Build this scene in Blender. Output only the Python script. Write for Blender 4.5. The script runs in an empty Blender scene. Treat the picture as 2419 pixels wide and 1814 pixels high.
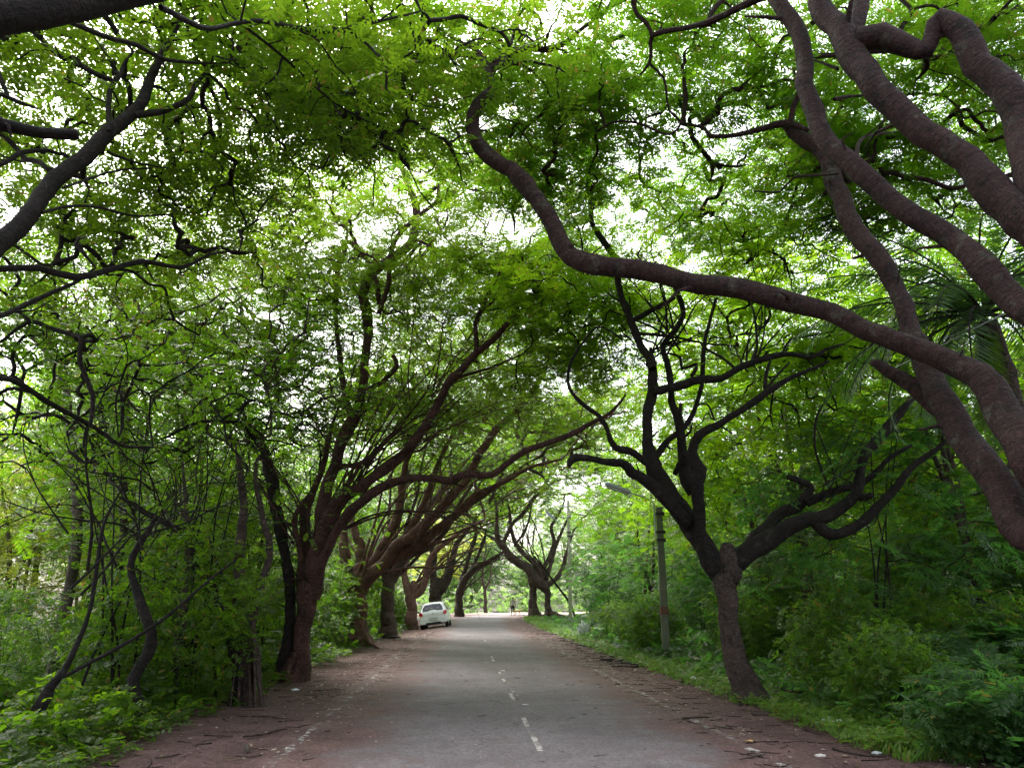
import bpy, bmesh, math, random
import numpy as np
from mathutils import Vector, Matrix

random.seed(7)
DENOISE = True
RNG = np.random.default_rng(11)
scene = bpy.context.scene
COL = scene.collection
PI = math.pi

# ------------------------------------------------------------------ camera model
F, CX, CY, HORIZON, CAMH = 1818.0, 1209.5, 907.0, 1424.0, 1.55
PITCH = math.atan((HORIZON - CY) / F)
CAM = np.array([0.0, 0.0, CAMH])

def P(px, py, d):
    """photo pixel at distance d (world y) -> world point"""
    u, v = (px - CX) / F, (CY - py) / F
    y = math.cos(PITCH) - v * math.sin(PITCH)
    z = math.sin(PITCH) + v * math.cos(PITCH)
    return CAM + np.array([u, y, z]) * (d / y)

def project(pts):
    q = pts - CAM
    dep = q[:, 1] * math.cos(PITCH) + q[:, 2] * math.sin(PITCH)
    up = -q[:, 1] * math.sin(PITCH) + q[:, 2] * math.cos(PITCH)
    dep = np.where(dep < 0.1, 0.1, dep)
    return CX + F * q[:, 0] / dep, CY - F * up / dep, dep

# ------------------------------------------------------------------ terrain
CY_, CX_ = [-30, 0, 9.1, 23, 50, 66, 80, 92, 106, 130, 200], [2.7, .87, .31, -.55, -2.0, -2.5, -2.2, 0.2, 7.0, 26, 90]
def cx(y): return np.interp(y, CY_, CX_)
def sm(t): t = np.clip(t, 0, 1); return t * t * (3 - 2 * t)
def gz(x, y):
    x = np.asarray(x, float); y = np.asarray(y, float)
    z = 0.36 * (np.clip(y, 0, 83) / 83) ** 2
    off = x - cx(y)
    w = sm((y - 34) / 8) * (1 - sm((y - 62) / 8))
    z = z - w * np.clip(-off - 2.3, 0, 2.4) * 0.15
    far = sm((np.abs(off) - 3.4) / 3)
    z = z + far * (0.07 * np.sin(x * .9 + 1.3 * np.sin(y * .5)) + 0.06 * np.sin(y * .8 + x * .35))
    # right forest floor lies a touch higher, left one falls away
    z = z + sm((off - 5) / 8) * 0.3 - sm((-off - 5) / 8) * 0.25
    return z
def G(px, py):
    d = 20.0
    for _ in range(60):
        p = P(px, py, d); h = float(gz(p[0], d))
        nd = d * (CAMH - h) / max(CAMH - p[2], 1e-4)
        d = 0.5 * d + 0.5 * min(max(nd, 3), 140)
    p = P(px, py, d); p[2] = float(gz(p[0], d)); return p

# ------------------------------------------------------------------ materials
def new_mat(name):
    m = bpy.data.materials.new(name); m.use_nodes = True
    nt = m.node_tree; nt.nodes.clear()
    return m, nt
def N(nt, t, **kw):
    n = nt.nodes.new(t)
    for k, v in kw.items():
        if k.startswith('i_'):
            key = k[2:]
            n.inputs[int(key) if key.isdigit() else key.replace('_', ' ')].default_value = v
        else: setattr(n, k, v)
    return n
def ramp(nt, fac, stops):
    r = N(nt, 'ShaderNodeValToRGB')
    e = r.color_ramp.elements
    while len(e) < len(stops): e.new(0.5)
    for el, (p, c) in zip(e, stops):
        el.position = p; el.color = (c[0], c[1], c[2], 1) if len(c) == 3 else c
    nt.links.new(fac, r.inputs[0]); return r.outputs[0]
def noise(nt, vec, scale, detail=4, rough=.55):
    n = N(nt, 'ShaderNodeTexNoise'); n.inputs['Scale'].default_value = scale
    n.inputs['Detail'].default_value = detail; n.inputs['Roughness'].default_value = rough
    if vec is not None: nt.links.new(vec, n.inputs['Vector'])
    return n.outputs['Fac']
def mixc(nt, f, a, b, typ='MIX'):
    m = N(nt, 'ShaderNodeMix', data_type='RGBA', blend_type=typ)
    for sock, v in ((m.inputs[0], f), (m.inputs[6], a), (m.inputs[7], b)):
        if hasattr(v, 'node'): nt.links.new(v, sock)
        elif isinstance(v, (int, float)): sock.default_value = v
        else: sock.default_value = (v[0], v[1], v[2], 1)
    return m.outputs[2]
def math_(nt, op, a, b=None, c=None):
    m = N(nt, 'ShaderNodeMath', operation=op)
    for i, v in enumerate((a, b, c)):
        if v is None: continue
        if hasattr(v, 'node'): nt.links.new(v, m.inputs[i])
        else: m.inputs[i].default_value = v
    return m.outputs[0]
def out(nt, sh):
    o = N(nt, 'ShaderNodeOutputMaterial'); nt.links.new(sh, o.inputs['Surface'])
def bsdf(nt, col, rough=.8, bump=None, bstr=.3, bdist=.02, spec=.3, metal=0):
    b = N(nt, 'ShaderNodeBsdfPrincipled')
    if hasattr(col, 'node'): nt.links.new(col, b.inputs['Base Color'])
    else: b.inputs['Base Color'].default_value = (*col, 1)
    if hasattr(rough, 'node'): nt.links.new(rough, b.inputs['Roughness'])
    else: b.inputs['Roughness'].default_value = rough
    b.inputs['Specular IOR Level'].default_value = spec
    b.inputs['Metallic'].default_value = metal
    if bump is not None:
        n = N(nt, 'ShaderNodeBump'); n.inputs['Strength'].default_value = bstr; n.inputs['Distance'].default_value = bdist
        nt.links.new(bump, n.inputs['Height']); nt.links.new(n.outputs[0], b.inputs['Normal'])
    return b.outputs[0]
def plain(name, col, rough=.6, spec=.4, metal=0, var=.15, scale=6):
    m, nt = new_mat(name)
    g = N(nt, 'ShaderNodeNewGeometry')
    f = noise(nt, g.outputs['Position'], scale)
    dark = tuple(c * (1 - var) for c in col); light = tuple(min(1, c * (1 + var)) for c in col)
    out(nt, bsdf(nt, mixc(nt, f, dark, light), rough, spec=spec, metal=metal)); return m

def leaf_mat(name, c1, c2, t1, t2, trans=.5, dry=(.22, .17, .03), dryamt=.03):
    m, nt = new_mat(name)
    g = N(nt, 'ShaderNodeNewGeometry')
    big = noise(nt, g.outputs['Position'], .45, 3)
    big = ramp(nt, big, [(.35, (0, 0, 0)), (.65, (1, 1, 1))])
    rnd = g.outputs['Random Per Island']
    f = math_(nt, 'MULTIPLY_ADD', rnd, .5, math_(nt, 'MULTIPLY', big, .5))
    isdry = math_(nt, 'GREATER_THAN', rnd, 1 - dryamt)
    c1 = tuple(x * .62 for x in c1); c2 = tuple(x * .74 for x in c2)
    cd = mixc(nt, isdry, mixc(nt, f, c1, c2), dry)
    ct = mixc(nt, isdry, mixc(nt, f, t1, t2), tuple(x * 1.5 for x in dry))
    d = bsdf(nt, cd, .42, spec=.4)
    t = N(nt, 'ShaderNodeBsdfTranslucent'); nt.links.new(ct, t.inputs[0])
    mx = N(nt, 'ShaderNodeMixShader'); mx.inputs[0].default_value = trans
    nt.links.new(d, mx.inputs[1]); nt.links.new(t.outputs[0], mx.inputs[2])
    out(nt, mx.outputs[0]); return m

def bark_mat(name, c1, c2, c3, rings=0.0, lichen=.0):
    m, nt = new_mat(name)
    uv = N(nt, 'ShaderNodeUVMap'); g = N(nt, 'ShaderNodeNewGeometry')
    mp = N(nt, 'ShaderNodeMapping'); mp.inputs['Scale'].default_value = (6, 3, 1)
    nt.links.new(uv.outputs[0], mp.inputs[0])
    stretch = noise(nt, mp.outputs[0], 3, 6, .65)
    mp2 = N(nt, 'ShaderNodeMapping'); mp2.inputs['Scale'].default_value = (.35, 11, 1)
    nt.links.new(uv.outputs[0], mp2.inputs[0])
    ring = noise(nt, mp2.outputs[0], 1.6, 5, .7)
    ring = ramp(nt, ring, [(.42, (0, 0, 0)), (.5, (1, 1, 1)), (.62, (.8, .8, .8))])
    pos = noise(nt, g.outputs['Position'], 2.2, 5)
    pos2 = ramp(nt, noise(nt, g.outputs['Position'], 26, 4), [(.45, (0, 0, 0)), (.62, (1, 1, 1))])
    col = mixc(nt, ramp(nt, stretch, [(.32, (0, 0, 0)), (.7, (1, 1, 1))]), c1, c2)
    col = mixc(nt, ramp(nt, pos, [(.4, (0, 0, 0)), (.68, (1, 1, 1))]), col, c3)
    col = mixc(nt, math_(nt, 'MULTIPLY', pos2, .4), col, tuple(x * 1.8 for x in c2))
    blot = ramp(nt, noise(nt, g.outputs['Position'], 4.5, 8, .8), [(.53, (0, 0, 0)), (.6, (.75, .75, .75))])
    col = mixc(nt, blot, col, tuple(x * .4 for x in c3))
    if lichen:
        l = ramp(nt, noise(nt, g.outputs['Position'], 5, 6, .7), [(.56, (0, 0, 0)), (.66, (lichen,) * 3)])
        col = mixc(nt, l, col, (.12, .13, .10))
    h = math_(nt, 'ADD', stretch, math_(nt, 'MULTIPLY', ring, rings))
    h = math_(nt, 'ADD', h, math_(nt, 'MULTIPLY', pos2, .25))
    out(nt, bsdf(nt, col, .8, h, .9, .05, spec=.3)); return m

M = {}
M['leaf_green'] = leaf_mat('feathery_leaf', (.035, .085, .010), (.07, .13, .018), (.09, .27, .006), (.27, .50, .018), .5)
M['leaf_olive'] = leaf_mat('olive_leaf', (.035, .075, .012), (.07, .11, .016), (.11, .24, .010), (.32, .52, .018), .5, dryamt=.02)
M['leaf_lime'] = leaf_mat('lime_leaf', (.06, .13, .015), (.10, .17, .02), (.22, .50, .008), (.44, .68, .02), .55)
M['leaf_teal'] = leaf_mat('understorey_leaf', (.04, .095, .035), (.085, .16, .05), (.07, .26, .035), (.22, .50, .075), .48, dryamt=.02)
M['leaf_dark'] = leaf_mat('dark_broad_leaf', (.04, .08, .016), (.08, .14, .025), (.12, .32, .012), (.34, .60, .02), .48)
M['leaf_bush'] = leaf_mat('bush_leaf', (.05, .11, .025), (.10, .18, .04), (.13, .34, .02), (.34, .60, .035), .48, dryamt=.03)
M['leaf_sunlit'] = leaf_mat('sunlit_yellow_leaf', (.30, .36, .05), (.46, .48, .08), (.5, .66, .05), (.7, .76, .10), .5)  # yellow-green leaf, brightened: the sunlight on it is part of the colour
M['leaf_hazed'] = leaf_mat('hazed_green_leaf', (.14, .22, .09), (.24, .33, .15), (.25, .48, .08), (.42, .66, .16), .5)  # far haze and brightness are put into this leaf colour
M['leaf_palm'] = leaf_mat('palm_leaf', (.04, .09, .03), (.07, .13, .05), (.07, .2, .02), (.14, .3, .04), .4, dryamt=.0)
M['grass'] = leaf_mat('grass_blade', (.12, .22, .04), (.19, .30, .05), (.18, .42, .04), (.30, .55, .06), .4, dryamt=.05)
M['bark_pale'] = bark_mat('ringed_bark', (0.029, 0.012, 0.011), (0.051, 0.023, 0.022), (0.017, 0.006, 0.006), 1.2, .4)
M['bark_red'] = bark_mat('reddish_bark', (0.134, 0.062, 0.049), (0.219, 0.112, 0.092), (0.076, 0.036, 0.032), .3)
M['bark_dark'] = bark_mat('dark_bark', (0.010, 0.007, 0.006), (0.021, 0.013, 0.012), (0.006, 0.005, 0.004), .4, .2)
M['bark_brown'] = bark_mat('brown_bark', (0.053, 0.034, 0.029), (0.093, 0.065, 0.056), (0.028, 0.019, 0.016), .4)
M['bark_maroon'] = bark_mat('maroon_bark', (0.061, 0.027, 0.023), (0.108, 0.052, 0.044), (0.032, 0.016, 0.014), .4)
M['bark_mauve'] = bark_mat('mauve_bark', (0.102, 0.064, 0.060), (0.178, 0.120, 0.112), (0.055, 0.034, 0.032), .4)
M['bark_grey'] = bark_mat('grey_bark', (0.066, 0.051, 0.037), (0.097, 0.077, 0.056), (0.038, 0.031, 0.020), .3, .6)

# ------------------------------------------------------------------ mesh helpers
def link(o, parent=None):
    COL.objects.link(o)
    if parent is not None: o.parent = parent
    return o
def mesh_np(name, V, faces_n, loops, mat, parent=None, uv=None, smooth=False):
    """V (n,3); faces_n sides per face (int or array); loops flat vertex indices"""
    me = bpy.data.meshes.new(name)
    V = np.asarray(V, np.float32); loops = np.asarray(loops, np.int32)
    nf = len(loops) // faces_n
    me.vertices.add(len(V)); me.vertices.foreach_set('co', V.ravel())
    me.loops.add(len(loops)); me.loops.foreach_set('vertex_index', loops)
    me.polygons.add(nf); me.polygons.foreach_set('loop_start', np.arange(nf, dtype=np.int32) * faces_n)
    if uv is not None:
        l = me.uv_layers.new(name='UVMap'); l.data.foreach_set('uv', np.asarray(uv, np.float32).ravel())
    me.update(calc_edges=True); me.validate()
    if smooth: me.polygons.foreach_set('use_smooth', np.ones(nf, bool))
    me.materials.append(mat)
    o = bpy.data.objects.new(name, me)
    return link(o, parent)
def bm_obj(name, bm, mat, parent=None, smooth=False):
    me = bpy.data.meshes.new(name); bm.to_mesh(me); bm.free()
    for p in me.polygons: p.use_smooth = smooth
    for m_ in (mat if isinstance(mat, (list, tuple)) else [mat]): me.materials.append(m_)
    return link(bpy.data.objects.new(name, me), parent)
def tag(o, label, cat=None, group=None, kind=None):
    if label: o['label'] = label
    if cat: o['category'] = cat
    if group: o['group'] = group
    if kind: o['kind'] = kind
    return o
def empty(name, loc, label, cat, group=None, kind=None):
    o = bpy.data.objects.new(name, None); o.empty_display_size = .3
    COL.objects.link(o); o.location = loc
    return tag(o, label, cat, group, kind)
def copy_thing(o, loc, rz=0, scale=1.0, label=None, group=None, sz=None):
    c = o.copy(); COL.objects.link(c); c.location = loc; c.rotation_euler = (0, 0, rz)
    c.scale = (scale, scale, scale * (sz or 1))
    if label: c['label'] = label
    if group: c['group'] = group
    for ch in list(o.children):
        k = ch.copy(); COL.objects.link(k); k.parent = c
    return c

def catmull(pts, step=.12):
    pts = np.asarray(pts, float)
    if len(pts) < 3:
        n = max(2, int(np.linalg.norm(pts[1, :3] - pts[0, :3]) / step)); t = np.linspace(0, 1, n + 1)[:, None]
        return pts[0] * (1 - t) + pts[1] * t
    p = np.vstack([2 * pts[0] - pts[1], pts, 2 * pts[-1] - pts[-2]]); res = []
    for i in range(1, len(p) - 2):
        L = np.linalg.norm(p[i + 1, :3] - p[i, :3]); n = int(min(max(2, L / step), 14))
        t = np.linspace(0, 1, n, endpoint=False)[:, None]
        res.append(.5 * (2 * p[i] + (p[i + 1] - p[i - 1]) * t + (2 * p[i - 1] - 5 * p[i] + 4 * p[i + 1] - p[i + 2]) * t ** 2
                         + (3 * p[i] - p[i - 1] - 3 * p[i + 1] + p[i + 2]) * t ** 3))
    res.append(p[-2][None]); r = np.vstack(res)
    r[:, 3] = np.maximum(r[:, 3], pts[:, 3].min() * .8)
    return r

class Tubes:
    def __init__(s): s.V = []; s.L = []; s.U = []; s.n = 0
    def add(s, pl, sides=None, rough=.0, flute=0.0, cap=True):
        """pl (n,4): xyz + radius"""
        pl = np.asarray(pl, float); n = len(pl)
        if n < 2: return
        rm = pl[:, 3].max()
        if sides is None: sides = 16 if rm > .12 else 10 if rm > .05 else 6 if rm > .02 else 4 if rm > .008 else 3
        T = np.gradient(pl[:, :3], axis=0); T /= (np.linalg.norm(T, axis=1)[:, None] + 1e-9)
        ref = np.array([0, 0, 1.]) if abs(T[0, 2]) < .9 else np.array([1., 0, 0])
        A = np.zeros((n, 3)); a = np.cross(T[0], ref); a /= np.linalg.norm(a)
        for i in range(n):
            a = a - T[i] * a.dot(T[i]); a /= (np.linalg.norm(a) + 1e-9); A[i] = a
        B = np.cross(T, A)
        th = np.linspace(0, 2 * PI, sides, endpoint=False)
        arc = np.concatenate([[0], np.cumsum(np.linalg.norm(np.diff(pl[:, :3], axis=0), axis=1))])
        R = np.repeat(pl[:, 3][:, None], sides, 1)
        if rough:
            ph = RNG.uniform(0, 6.28, 8)
            k = 1 / max(rm, .02)
            R = R * (1 + rough * (np.sin(arc[:, None] * k * .9 + ph[0] + 2 * np.sin(th + ph[1])) * .5
                                  + .35 * np.sin(2 * th + ph[2] + arc[:, None] * k * .45)
                                  + .3 * np.sin(3 * th + ph[3] - arc[:, None] * k * .8)
                                  + .25 * np.sin(arc[:, None] * k * 2.3 + ph[4] + th)
                                  + RNG.normal(0, .22, R.shape)))
        if flute:
            ph = RNG.uniform(0, 6.28)
            f = flute * np.exp(-arc / .9)[:, None]
            R = R * (1 + f * (np.abs(np.sin(2.5 * th + ph)) * 1.2 - .3))
        V = pl[:, None, :3] + (A[:, None] * np.cos(th)[None, :, None] + B[:, None] * np.sin(th)[None, :, None]) * R[..., None]
        idx = s.n + np.arange(n * sides).reshape(n, sides)
        j = np.arange(sides); j2 = (j + 1) % sides
        q = np.stack([idx[:-1][:, j], idx[:-1][:, j2], idx[1:][:, j2], idx[1:][:, j]], -1).reshape(-1)
        u0 = j / sides * 6.28 * rm * 1.0; u1 = (j + 1) / sides * 6.28 * rm
        uo = RNG.uniform(0, 9)
        U = np.zeros((n - 1, sides, 4, 2))
        U[:, :, 0, 0] = u0; U[:, :, 1, 0] = u1; U[:, :, 2, 0] = u1; U[:, :, 3, 0] = u0
        U[:, :, 0, 1] = arc[:-1, None]; U[:, :, 1, 1] = arc[:-1, None]; U[:, :, 2, 1] = arc[1:, None]; U[:, :, 3, 1] = arc[1:, None]
        U += uo
        s.V.append(V.reshape(-1, 3)); s.L.append(q); s.U.append(U.reshape(-1, 2)); s.n += n * sides
        if cap:   # rounded end: shrinking ring
            c = pl[-1, :3] + T[-1] * pl[-1, 3] * .35
            s.V.append(np.array([c])); ci = s.n; s.n += 1
            last = idx[-1]
            # degenerate-free fan as quads of two sides each
            for a_ in range(0, sides - 1, 2):
                s.L.append(np.array([last[a_], last[(a_ + 1) % sides], last[(a_ + 2) % sides], ci])); s.U.append(np.full((4, 2), uo))
            if sides % 2:
                s.L.pop(); s.U.pop()
                s.L.append(np.array([last[sides - 3], last[sides - 2], last[sides - 1], ci])) if sides >= 3 else None
                s.U.append(np.full((4, 2), uo))
    def build(s, name, mat, parent=None):
        if not s.V: return None
        return mesh_np(name, np.vstack(s.V), 4, np.concatenate(s.L), mat, parent, np.vstack(s.U), True)

# ------------------------------------------------------------------ foliage
def frond(npairs=8, L=.32, plen=.11, pw=.028, ang=62, droop=.18, jit=.15, seed=0, wide=.45, terminal=True):
    r = np.random.default_rng(seed); Q = []
    for i in range(npairs):
        t = (i + .6) / npairs; x = t * L
        pl = plen * (math.sin(PI * (.22 + .66 * t))) * r.uniform(1 - jit, 1 + jit)
        for sg in (-1, 1):
            a = math.radians(ang + r.uniform(-10, 10) - 18 * t)
            d = np.array([math.cos(a), sg * math.sin(a), 0]); n = np.array([-d[1], d[0], 0])
            dz = -droop * L * t * t; tw = r.uniform(-.35, .35)
            b = np.array([x, 0, dz]); tip = b + d * pl + np.array([0, 0, -droop * pl * r.uniform(.5, 1.8)])
            m = b * (1 - wide) + tip * wide
            nn = n * pw / 2 + np.array([0, 0, tw * pw / 2])
            Q += [b, m + nn, tip, m - nn]
    return np.array(Q)
def leaves_at(templates, pos, az, pitch, roll, scale, chunk=None):
    n = len(pos); res = []
    which = RNG.integers(0, len(templates), n)
    for k, T in enumerate(templates):
        s = which == k
        if not s.any(): continue
        ca, sa, cp, sp, cr, sr = np.cos(az[s]), np.sin(az[s]), np.cos(pitch[s]), np.sin(pitch[s]), np.cos(roll[s]), np.sin(roll[s])
        # R = Rz(az) * Ry(-pitch) * Rx(roll)
        R = np.empty((s.sum(), 3, 3))
        R[:, 0, 0] = ca * cp; R[:, 0, 1] = -sa * cr - ca * sp * sr; R[:, 0, 2] = sa * sr - ca * sp * cr
        R[:, 1, 0] = sa * cp; R[:, 1, 1] = ca * cr - sa * sp * sr;  R[:, 1, 2] = -ca * sr - sa * sp * cr
        R[:, 2, 0] = sp;      R[:, 2, 1] = cp * sr;                 R[:, 2, 2] = cp * cr
        v = np.einsum('nij,mj->nmi', R, T) * scale[s][:, None, None] + pos[s][:, None]
        res.append(v.reshape(-1, 3))
    return np.vstack(res)
FR_NEAR = [frond(9, .34, .125, .026, seed=i) for i in range(6)]
FR_MID = [frond(7, .42, .17, .045, seed=20 + i) for i in range(5)]
FR_FAR = [frond(5, .62, .28, .10, seed=40 + i) for i in range(4)]
FR_OLIVE = [frond(7, .30, .085, .034, ang=70, droop=.3, jit=.3, seed=60 + i) for i in range(6)]
FR_SMALL = [frond(4, .22, .085, .048, ang=55, droop=.35, jit=.35, seed=80 + i, wide=.5) for i in range(5)]
FR_BROAD = [frond(3, .22, .12, .07, ang=50, droop=.35, jit=.3, seed=100 + i, wide=.5) for i in range(4)]
FR_FERN = [frond(11, .52, .17, .040, ang=68, droop=.25, seed=120 + i) for i in range(4)]

def foliage(centers, per, templates, spread=.28, scale=1.0, flat=.5, tilt=.25, rng_az=None):
    """rosettes of fronds round every twig tip"""
    n = len(centers) * per
    c = np.repeat(centers, per, 0)
    az = RNG.uniform(0, 2 * PI, n)
    off = RNG.normal(0, spread, (n, 3)); off[:, 2] *= flat
    pitch = RNG.normal(-.05, tilt, n); roll = RNG.normal(0, tilt, n)
    sc = scale * RNG.uniform(.65, 1.25, n)
    return leaves_at(templates, c + off, az, pitch, roll, sc)
def quads_obj(name, V, mat, parent=None):
    return mesh_np(name, V, 4, np.arange(len(V)), mat, parent)

def grow(skel, attract, bf=.35, r_tip=.007, jit=.18, rmax=.05, sag=.05, expo=.46):
    """grow twigs from skeleton nodes (n,4) to attractors; returns list of (k,4) polylines"""
    m = len(attract); K = 4
    Nn = len(skel); tot = Nn + m * K
    pts = np.zeros((tot, 3)); pts[:Nn] = skel[:, :3]; pl = np.zeros(tot); par = np.full(tot, -1)
    lim = np.full(tot, rmax); lim[:Nn] = np.maximum(skel[:, 3] * .8, r_tip)
    pl[:Nn] = 0
    d0 = np.array([np.min(np.sum((pts[:Nn] - a) ** 2, 1)) for a in attract])
    n = Nn; chains = []
    for ai in np.argsort(d0):
        a = attract[ai]; dist = np.linalg.norm(pts[:n] - a, axis=1)
        j = int(np.argmin(dist + bf * pl[:n])); L = dist[j]
        if L < .02: continue
        b = pts[j]; d = (a - b) / L
        side = np.cross(d, RNG.normal(0, 1, 3)); side /= np.linalg.norm(side) + 1e-9
        ids = [j]
        for k in range(1, K + 1):
            t = k / K
            w = math.sin(PI * t)
            p = b + (a - b) * t + side * w * L * RNG.uniform(.3, 1) * jit + np.array([0, 0, w * L * sag * 1.5]) + (RNG.normal(0, jit * .22 * L, 3) if k < K else 0)
            pts[n] = p; pl[n] = pl[ids[-1]] + L / K; par[n] = ids[-1]; ids.append(n); n += 1
        chains.append(ids)
    cnt = np.zeros(tot)
    for ids in chains: cnt[ids[-1]] += 1
    for i in range(n - 1, Nn - 1, -1):
        if par[i] >= 0: cnt[par[i]] += cnt[i]
    rad = np.minimum(r_tip * np.maximum(cnt, 1) ** expo, rmax)
    res = []
    for ids in chains:
        r = rad[ids].copy(); r[0] = r[1]
        r[0] = min(r[0] * 1.1, lim[ids[0]]) if ids[0] < Nn else r[0]
        res.append(np.column_stack([pts[ids], r]))
    return res

def pads(c, rad, npads, per, seed, pr=1.1, pz=.28, dome=.5):
    pr *= .8; per = per * 1.1
    """attractor points in flat leafy pads inside an ellipsoid crown"""
    r = np.random.default_rng(seed); out_ = []
    for _ in range(npads):
        v = r.normal(0, 1, 3); v /= np.linalg.norm(v); q = r.uniform(.15, 1) ** .45
        p = np.array(c) + v * q * np.array(rad)
        k = int(per * r.uniform(.5, 1.5))
        s = pr * r.uniform(.6, 1.4)
        out_.append(p + r.normal(0, 1, (k, 3)) * np.array([s, s, s * pz]))
    return np.vstack(out_)
def cull(a, zmin=3.0, near=4.6, boxes=()):
    x, y, d = project(a)
    keep = (a[:, 2] > zmin) & (np.linalg.norm(a - CAM, axis=1) > near)
    for (bx, by, rx, ry, dmax) in boxes:
        keep &= ~((((x - bx) / rx) ** 2 + ((y - by) / ry) ** 2 < 1) & (d < dmax))
    return a[keep]

# regions of the photograph I traced limbs in: origin x, origin y, scale
RG = dict(r1=(0, 0, 2.212), r2=(700, 0, 2.212), r3=(1419, 0, 2.212), r4=(0, 600, 2.212), r5=(600, 700, 2.765), r6=(1200, 600, 2.212),
          r7=(1619, 700, 2.765), b1=(900, 1100, 3.6867), b4=(0, 1200, 2.458), b5=(800, 1300, 2.458), b6=(1519, 1200, 2.458), b7=(1280, 1120, 3.606))
def trace(reg, pts, d0, d1, pre=None, curve=1.0):
    ox, oy, s = RG[reg]
    q = np.array([(ox + x / s, oy + y / s, w / s) for x, y, w in pts])
    arc = np.concatenate([[0], np.cumsum(np.hypot(np.diff(q[:, 0]), np.diff(q[:, 1])))]); arc /= arc[-1]
    res = []
    for (x, y, w), t in zip(q, arc):
        d = d0 + (d1 - d0) * t ** curve; p = P(x, y, d)
        depth = (p[1]) * math.cos(PITCH) + (p[2] - CAMH) * math.sin(PITCH)
        res.append([*p, w / 2 / F * depth])
    res = np.array(res)
    if pre is not None: res = np.vstack([pre, res])
    return res

class Tree:
    def __init__(s, name, base, label, cat, bark, group=None):
        s.base = np.array(base, float); s.root = empty(name, tuple(s.base), label, cat, group); s.bark = bark; s.sk = []
    def wood(s, polys, name='limb', rough=.09, flute=0, step=.12):
        if name in ('limb', 'surface_roots') and len(polys) > 1:
            for p in polys: o = s.wood([p], name, rough, flute, step)
            return o
        nm = 'surface_root' if name == 'surface_roots' else 'twig' if name == 'limb' and max(p[:, 3].max() for p in polys) < .02 else name
        t = Tubes()
        for p in polys:
            if name == 'trunk':
                e = p[-1, :3] - p[-2, :3]; e = e / np.linalg.norm(e); r_ = p[-1, 3]
                p = np.vstack([p, [*(p[-1, :3] + e * r_ * .9), r_ * .8], [*(p[-1, :3] + e * r_ * 1.9), r_ * .35]])
            c = catmull(p, step); n = len(c)
            if n > 6:
                j = RNG.normal(0, 1, (n, 3)); j = (j + np.roll(j, 1, 0) + np.roll(j, -1, 0)) / 3; j[0] = j[-1] = 0
                c[:, :3] += j * c[:, 3:4] * .22
                ar = np.concatenate([[0], np.cumsum(np.linalg.norm(np.diff(c[:, :3], axis=0), axis=1))])
                for _ in range(0 if name == 'trunk' else int(ar[-1] * .9) + 1):
                    a0 = RNG.uniform(0, ar[-1]); rr = np.interp(a0, ar, c[:, 3])
                    c[:, 3] *= 1 + RNG.uniform(.03, .13) * np.exp(-((ar - a0) / (rr * 1.3 + .03)) ** 2)
                if name == 'limb':
                    for _ in range(int(ar[-1] * .8)):
                        i = RNG.integers(2, n - 2); d = c[i + 1, :3] - c[i - 1, :3]; d /= np.linalg.norm(d) + 1e-9
                        sd = np.cross(d, RNG.normal(0, 1, 3)); sd /= np.linalg.norm(sd); rr = c[i, 3]; L = rr + RNG.uniform(.06, .45)
                        r0 = min(rr * .5, RNG.uniform(.012, .035)); e = sd * .8 + d * .5
                        b0 = c[i, :3] - s.base
                        t.add(np.array([[*(b0), r0 * 1.3], [*(b0 + e * (rr * .9)), r0], [*(b0 + e * L * .7 + RNG.normal(0, .03, 3)), r0 * .7], [*(b0 + e * L + RNG.normal(0, .05, 3)), r0 * .35]]), rough=.15)
            s.sk.append(c)
            q = c.copy(); q[:, :3] -= s.base
            t.add(q, rough=rough, flute=flute)
        return t.build(nm, s.bark, s.root)
    def twigs(s, att, **kw):
        sk = np.vstack(s.sk); kw.setdefault('r_tip', .009)
        n = int(len(att) * .5); e = att[RNG.integers(0, len(att), n)] + RNG.normal(0, 1, (n, 3)) * np.array([.5, .5, .35])
        ch = grow(sk, np.vstack([att, e]), **kw); t = Tubes()
        for c in ch:
            q = catmull(c, .5) if c[:, 3].max() > .012 else c.copy()
            q[:, :3] -= s.base; t.add(q, cap=False)
        o = t.build('twigs', s.bark, s.root); o['kind'] = 'stuff'; return o
    def fan(s, org, n, L, r0, right=1.0, seed=1):
        r = np.random.default_rng(seed); ps = []
        for _ in range(n):
            az = r.normal(.15, .8); el = r.uniform(.6, 1.25); l = L * r.uniform(.6, 1.1); k = 7
            d = np.array([math.cos(az) * math.cos(el) * right, math.sin(az) * math.cos(el), math.sin(el)])
            p = np.array(org, float) + r.normal(0, .15, 3); pl = [[*p, r0 * r.uniform(.6, 1)]]; rr = pl[0][3]
            for i in range(1, k + 1):
                d = d + r.normal(0, .16, 3) + np.array([.05 * right, 0, -.02 * i / k]); d /= np.linalg.norm(d)
                p = p + d * l / k; pl.append([*p, rr * (1 - .85 * i / k)])
            ps.append(np.array(pl))
            for i in (2, 3, 4, 5):
                if r.random() < .8:
                    q = np.array(pl[i][:3]); e = d + r.normal(0, .5, 3); e /= np.linalg.norm(e); m = l * r.uniform(.2, .45)
                    ps.append(np.array([[*(q + e * m * t + r.normal(0, .06 * m, 3) * (t > 0)), pl[i][3] * .6 * (1 - .8 * t)] for t in (0, .33, .66, 1)]))
        s.wood(ps, 'branches', .08, step=.25)['kind'] = 'stuff'
    def crown(s, att, per, tmpl, mat, **kw):
        V = foliage(att, per, tmpl, **kw) - s.base
        return quads_obj('crown', V, mat, s.root)

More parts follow.
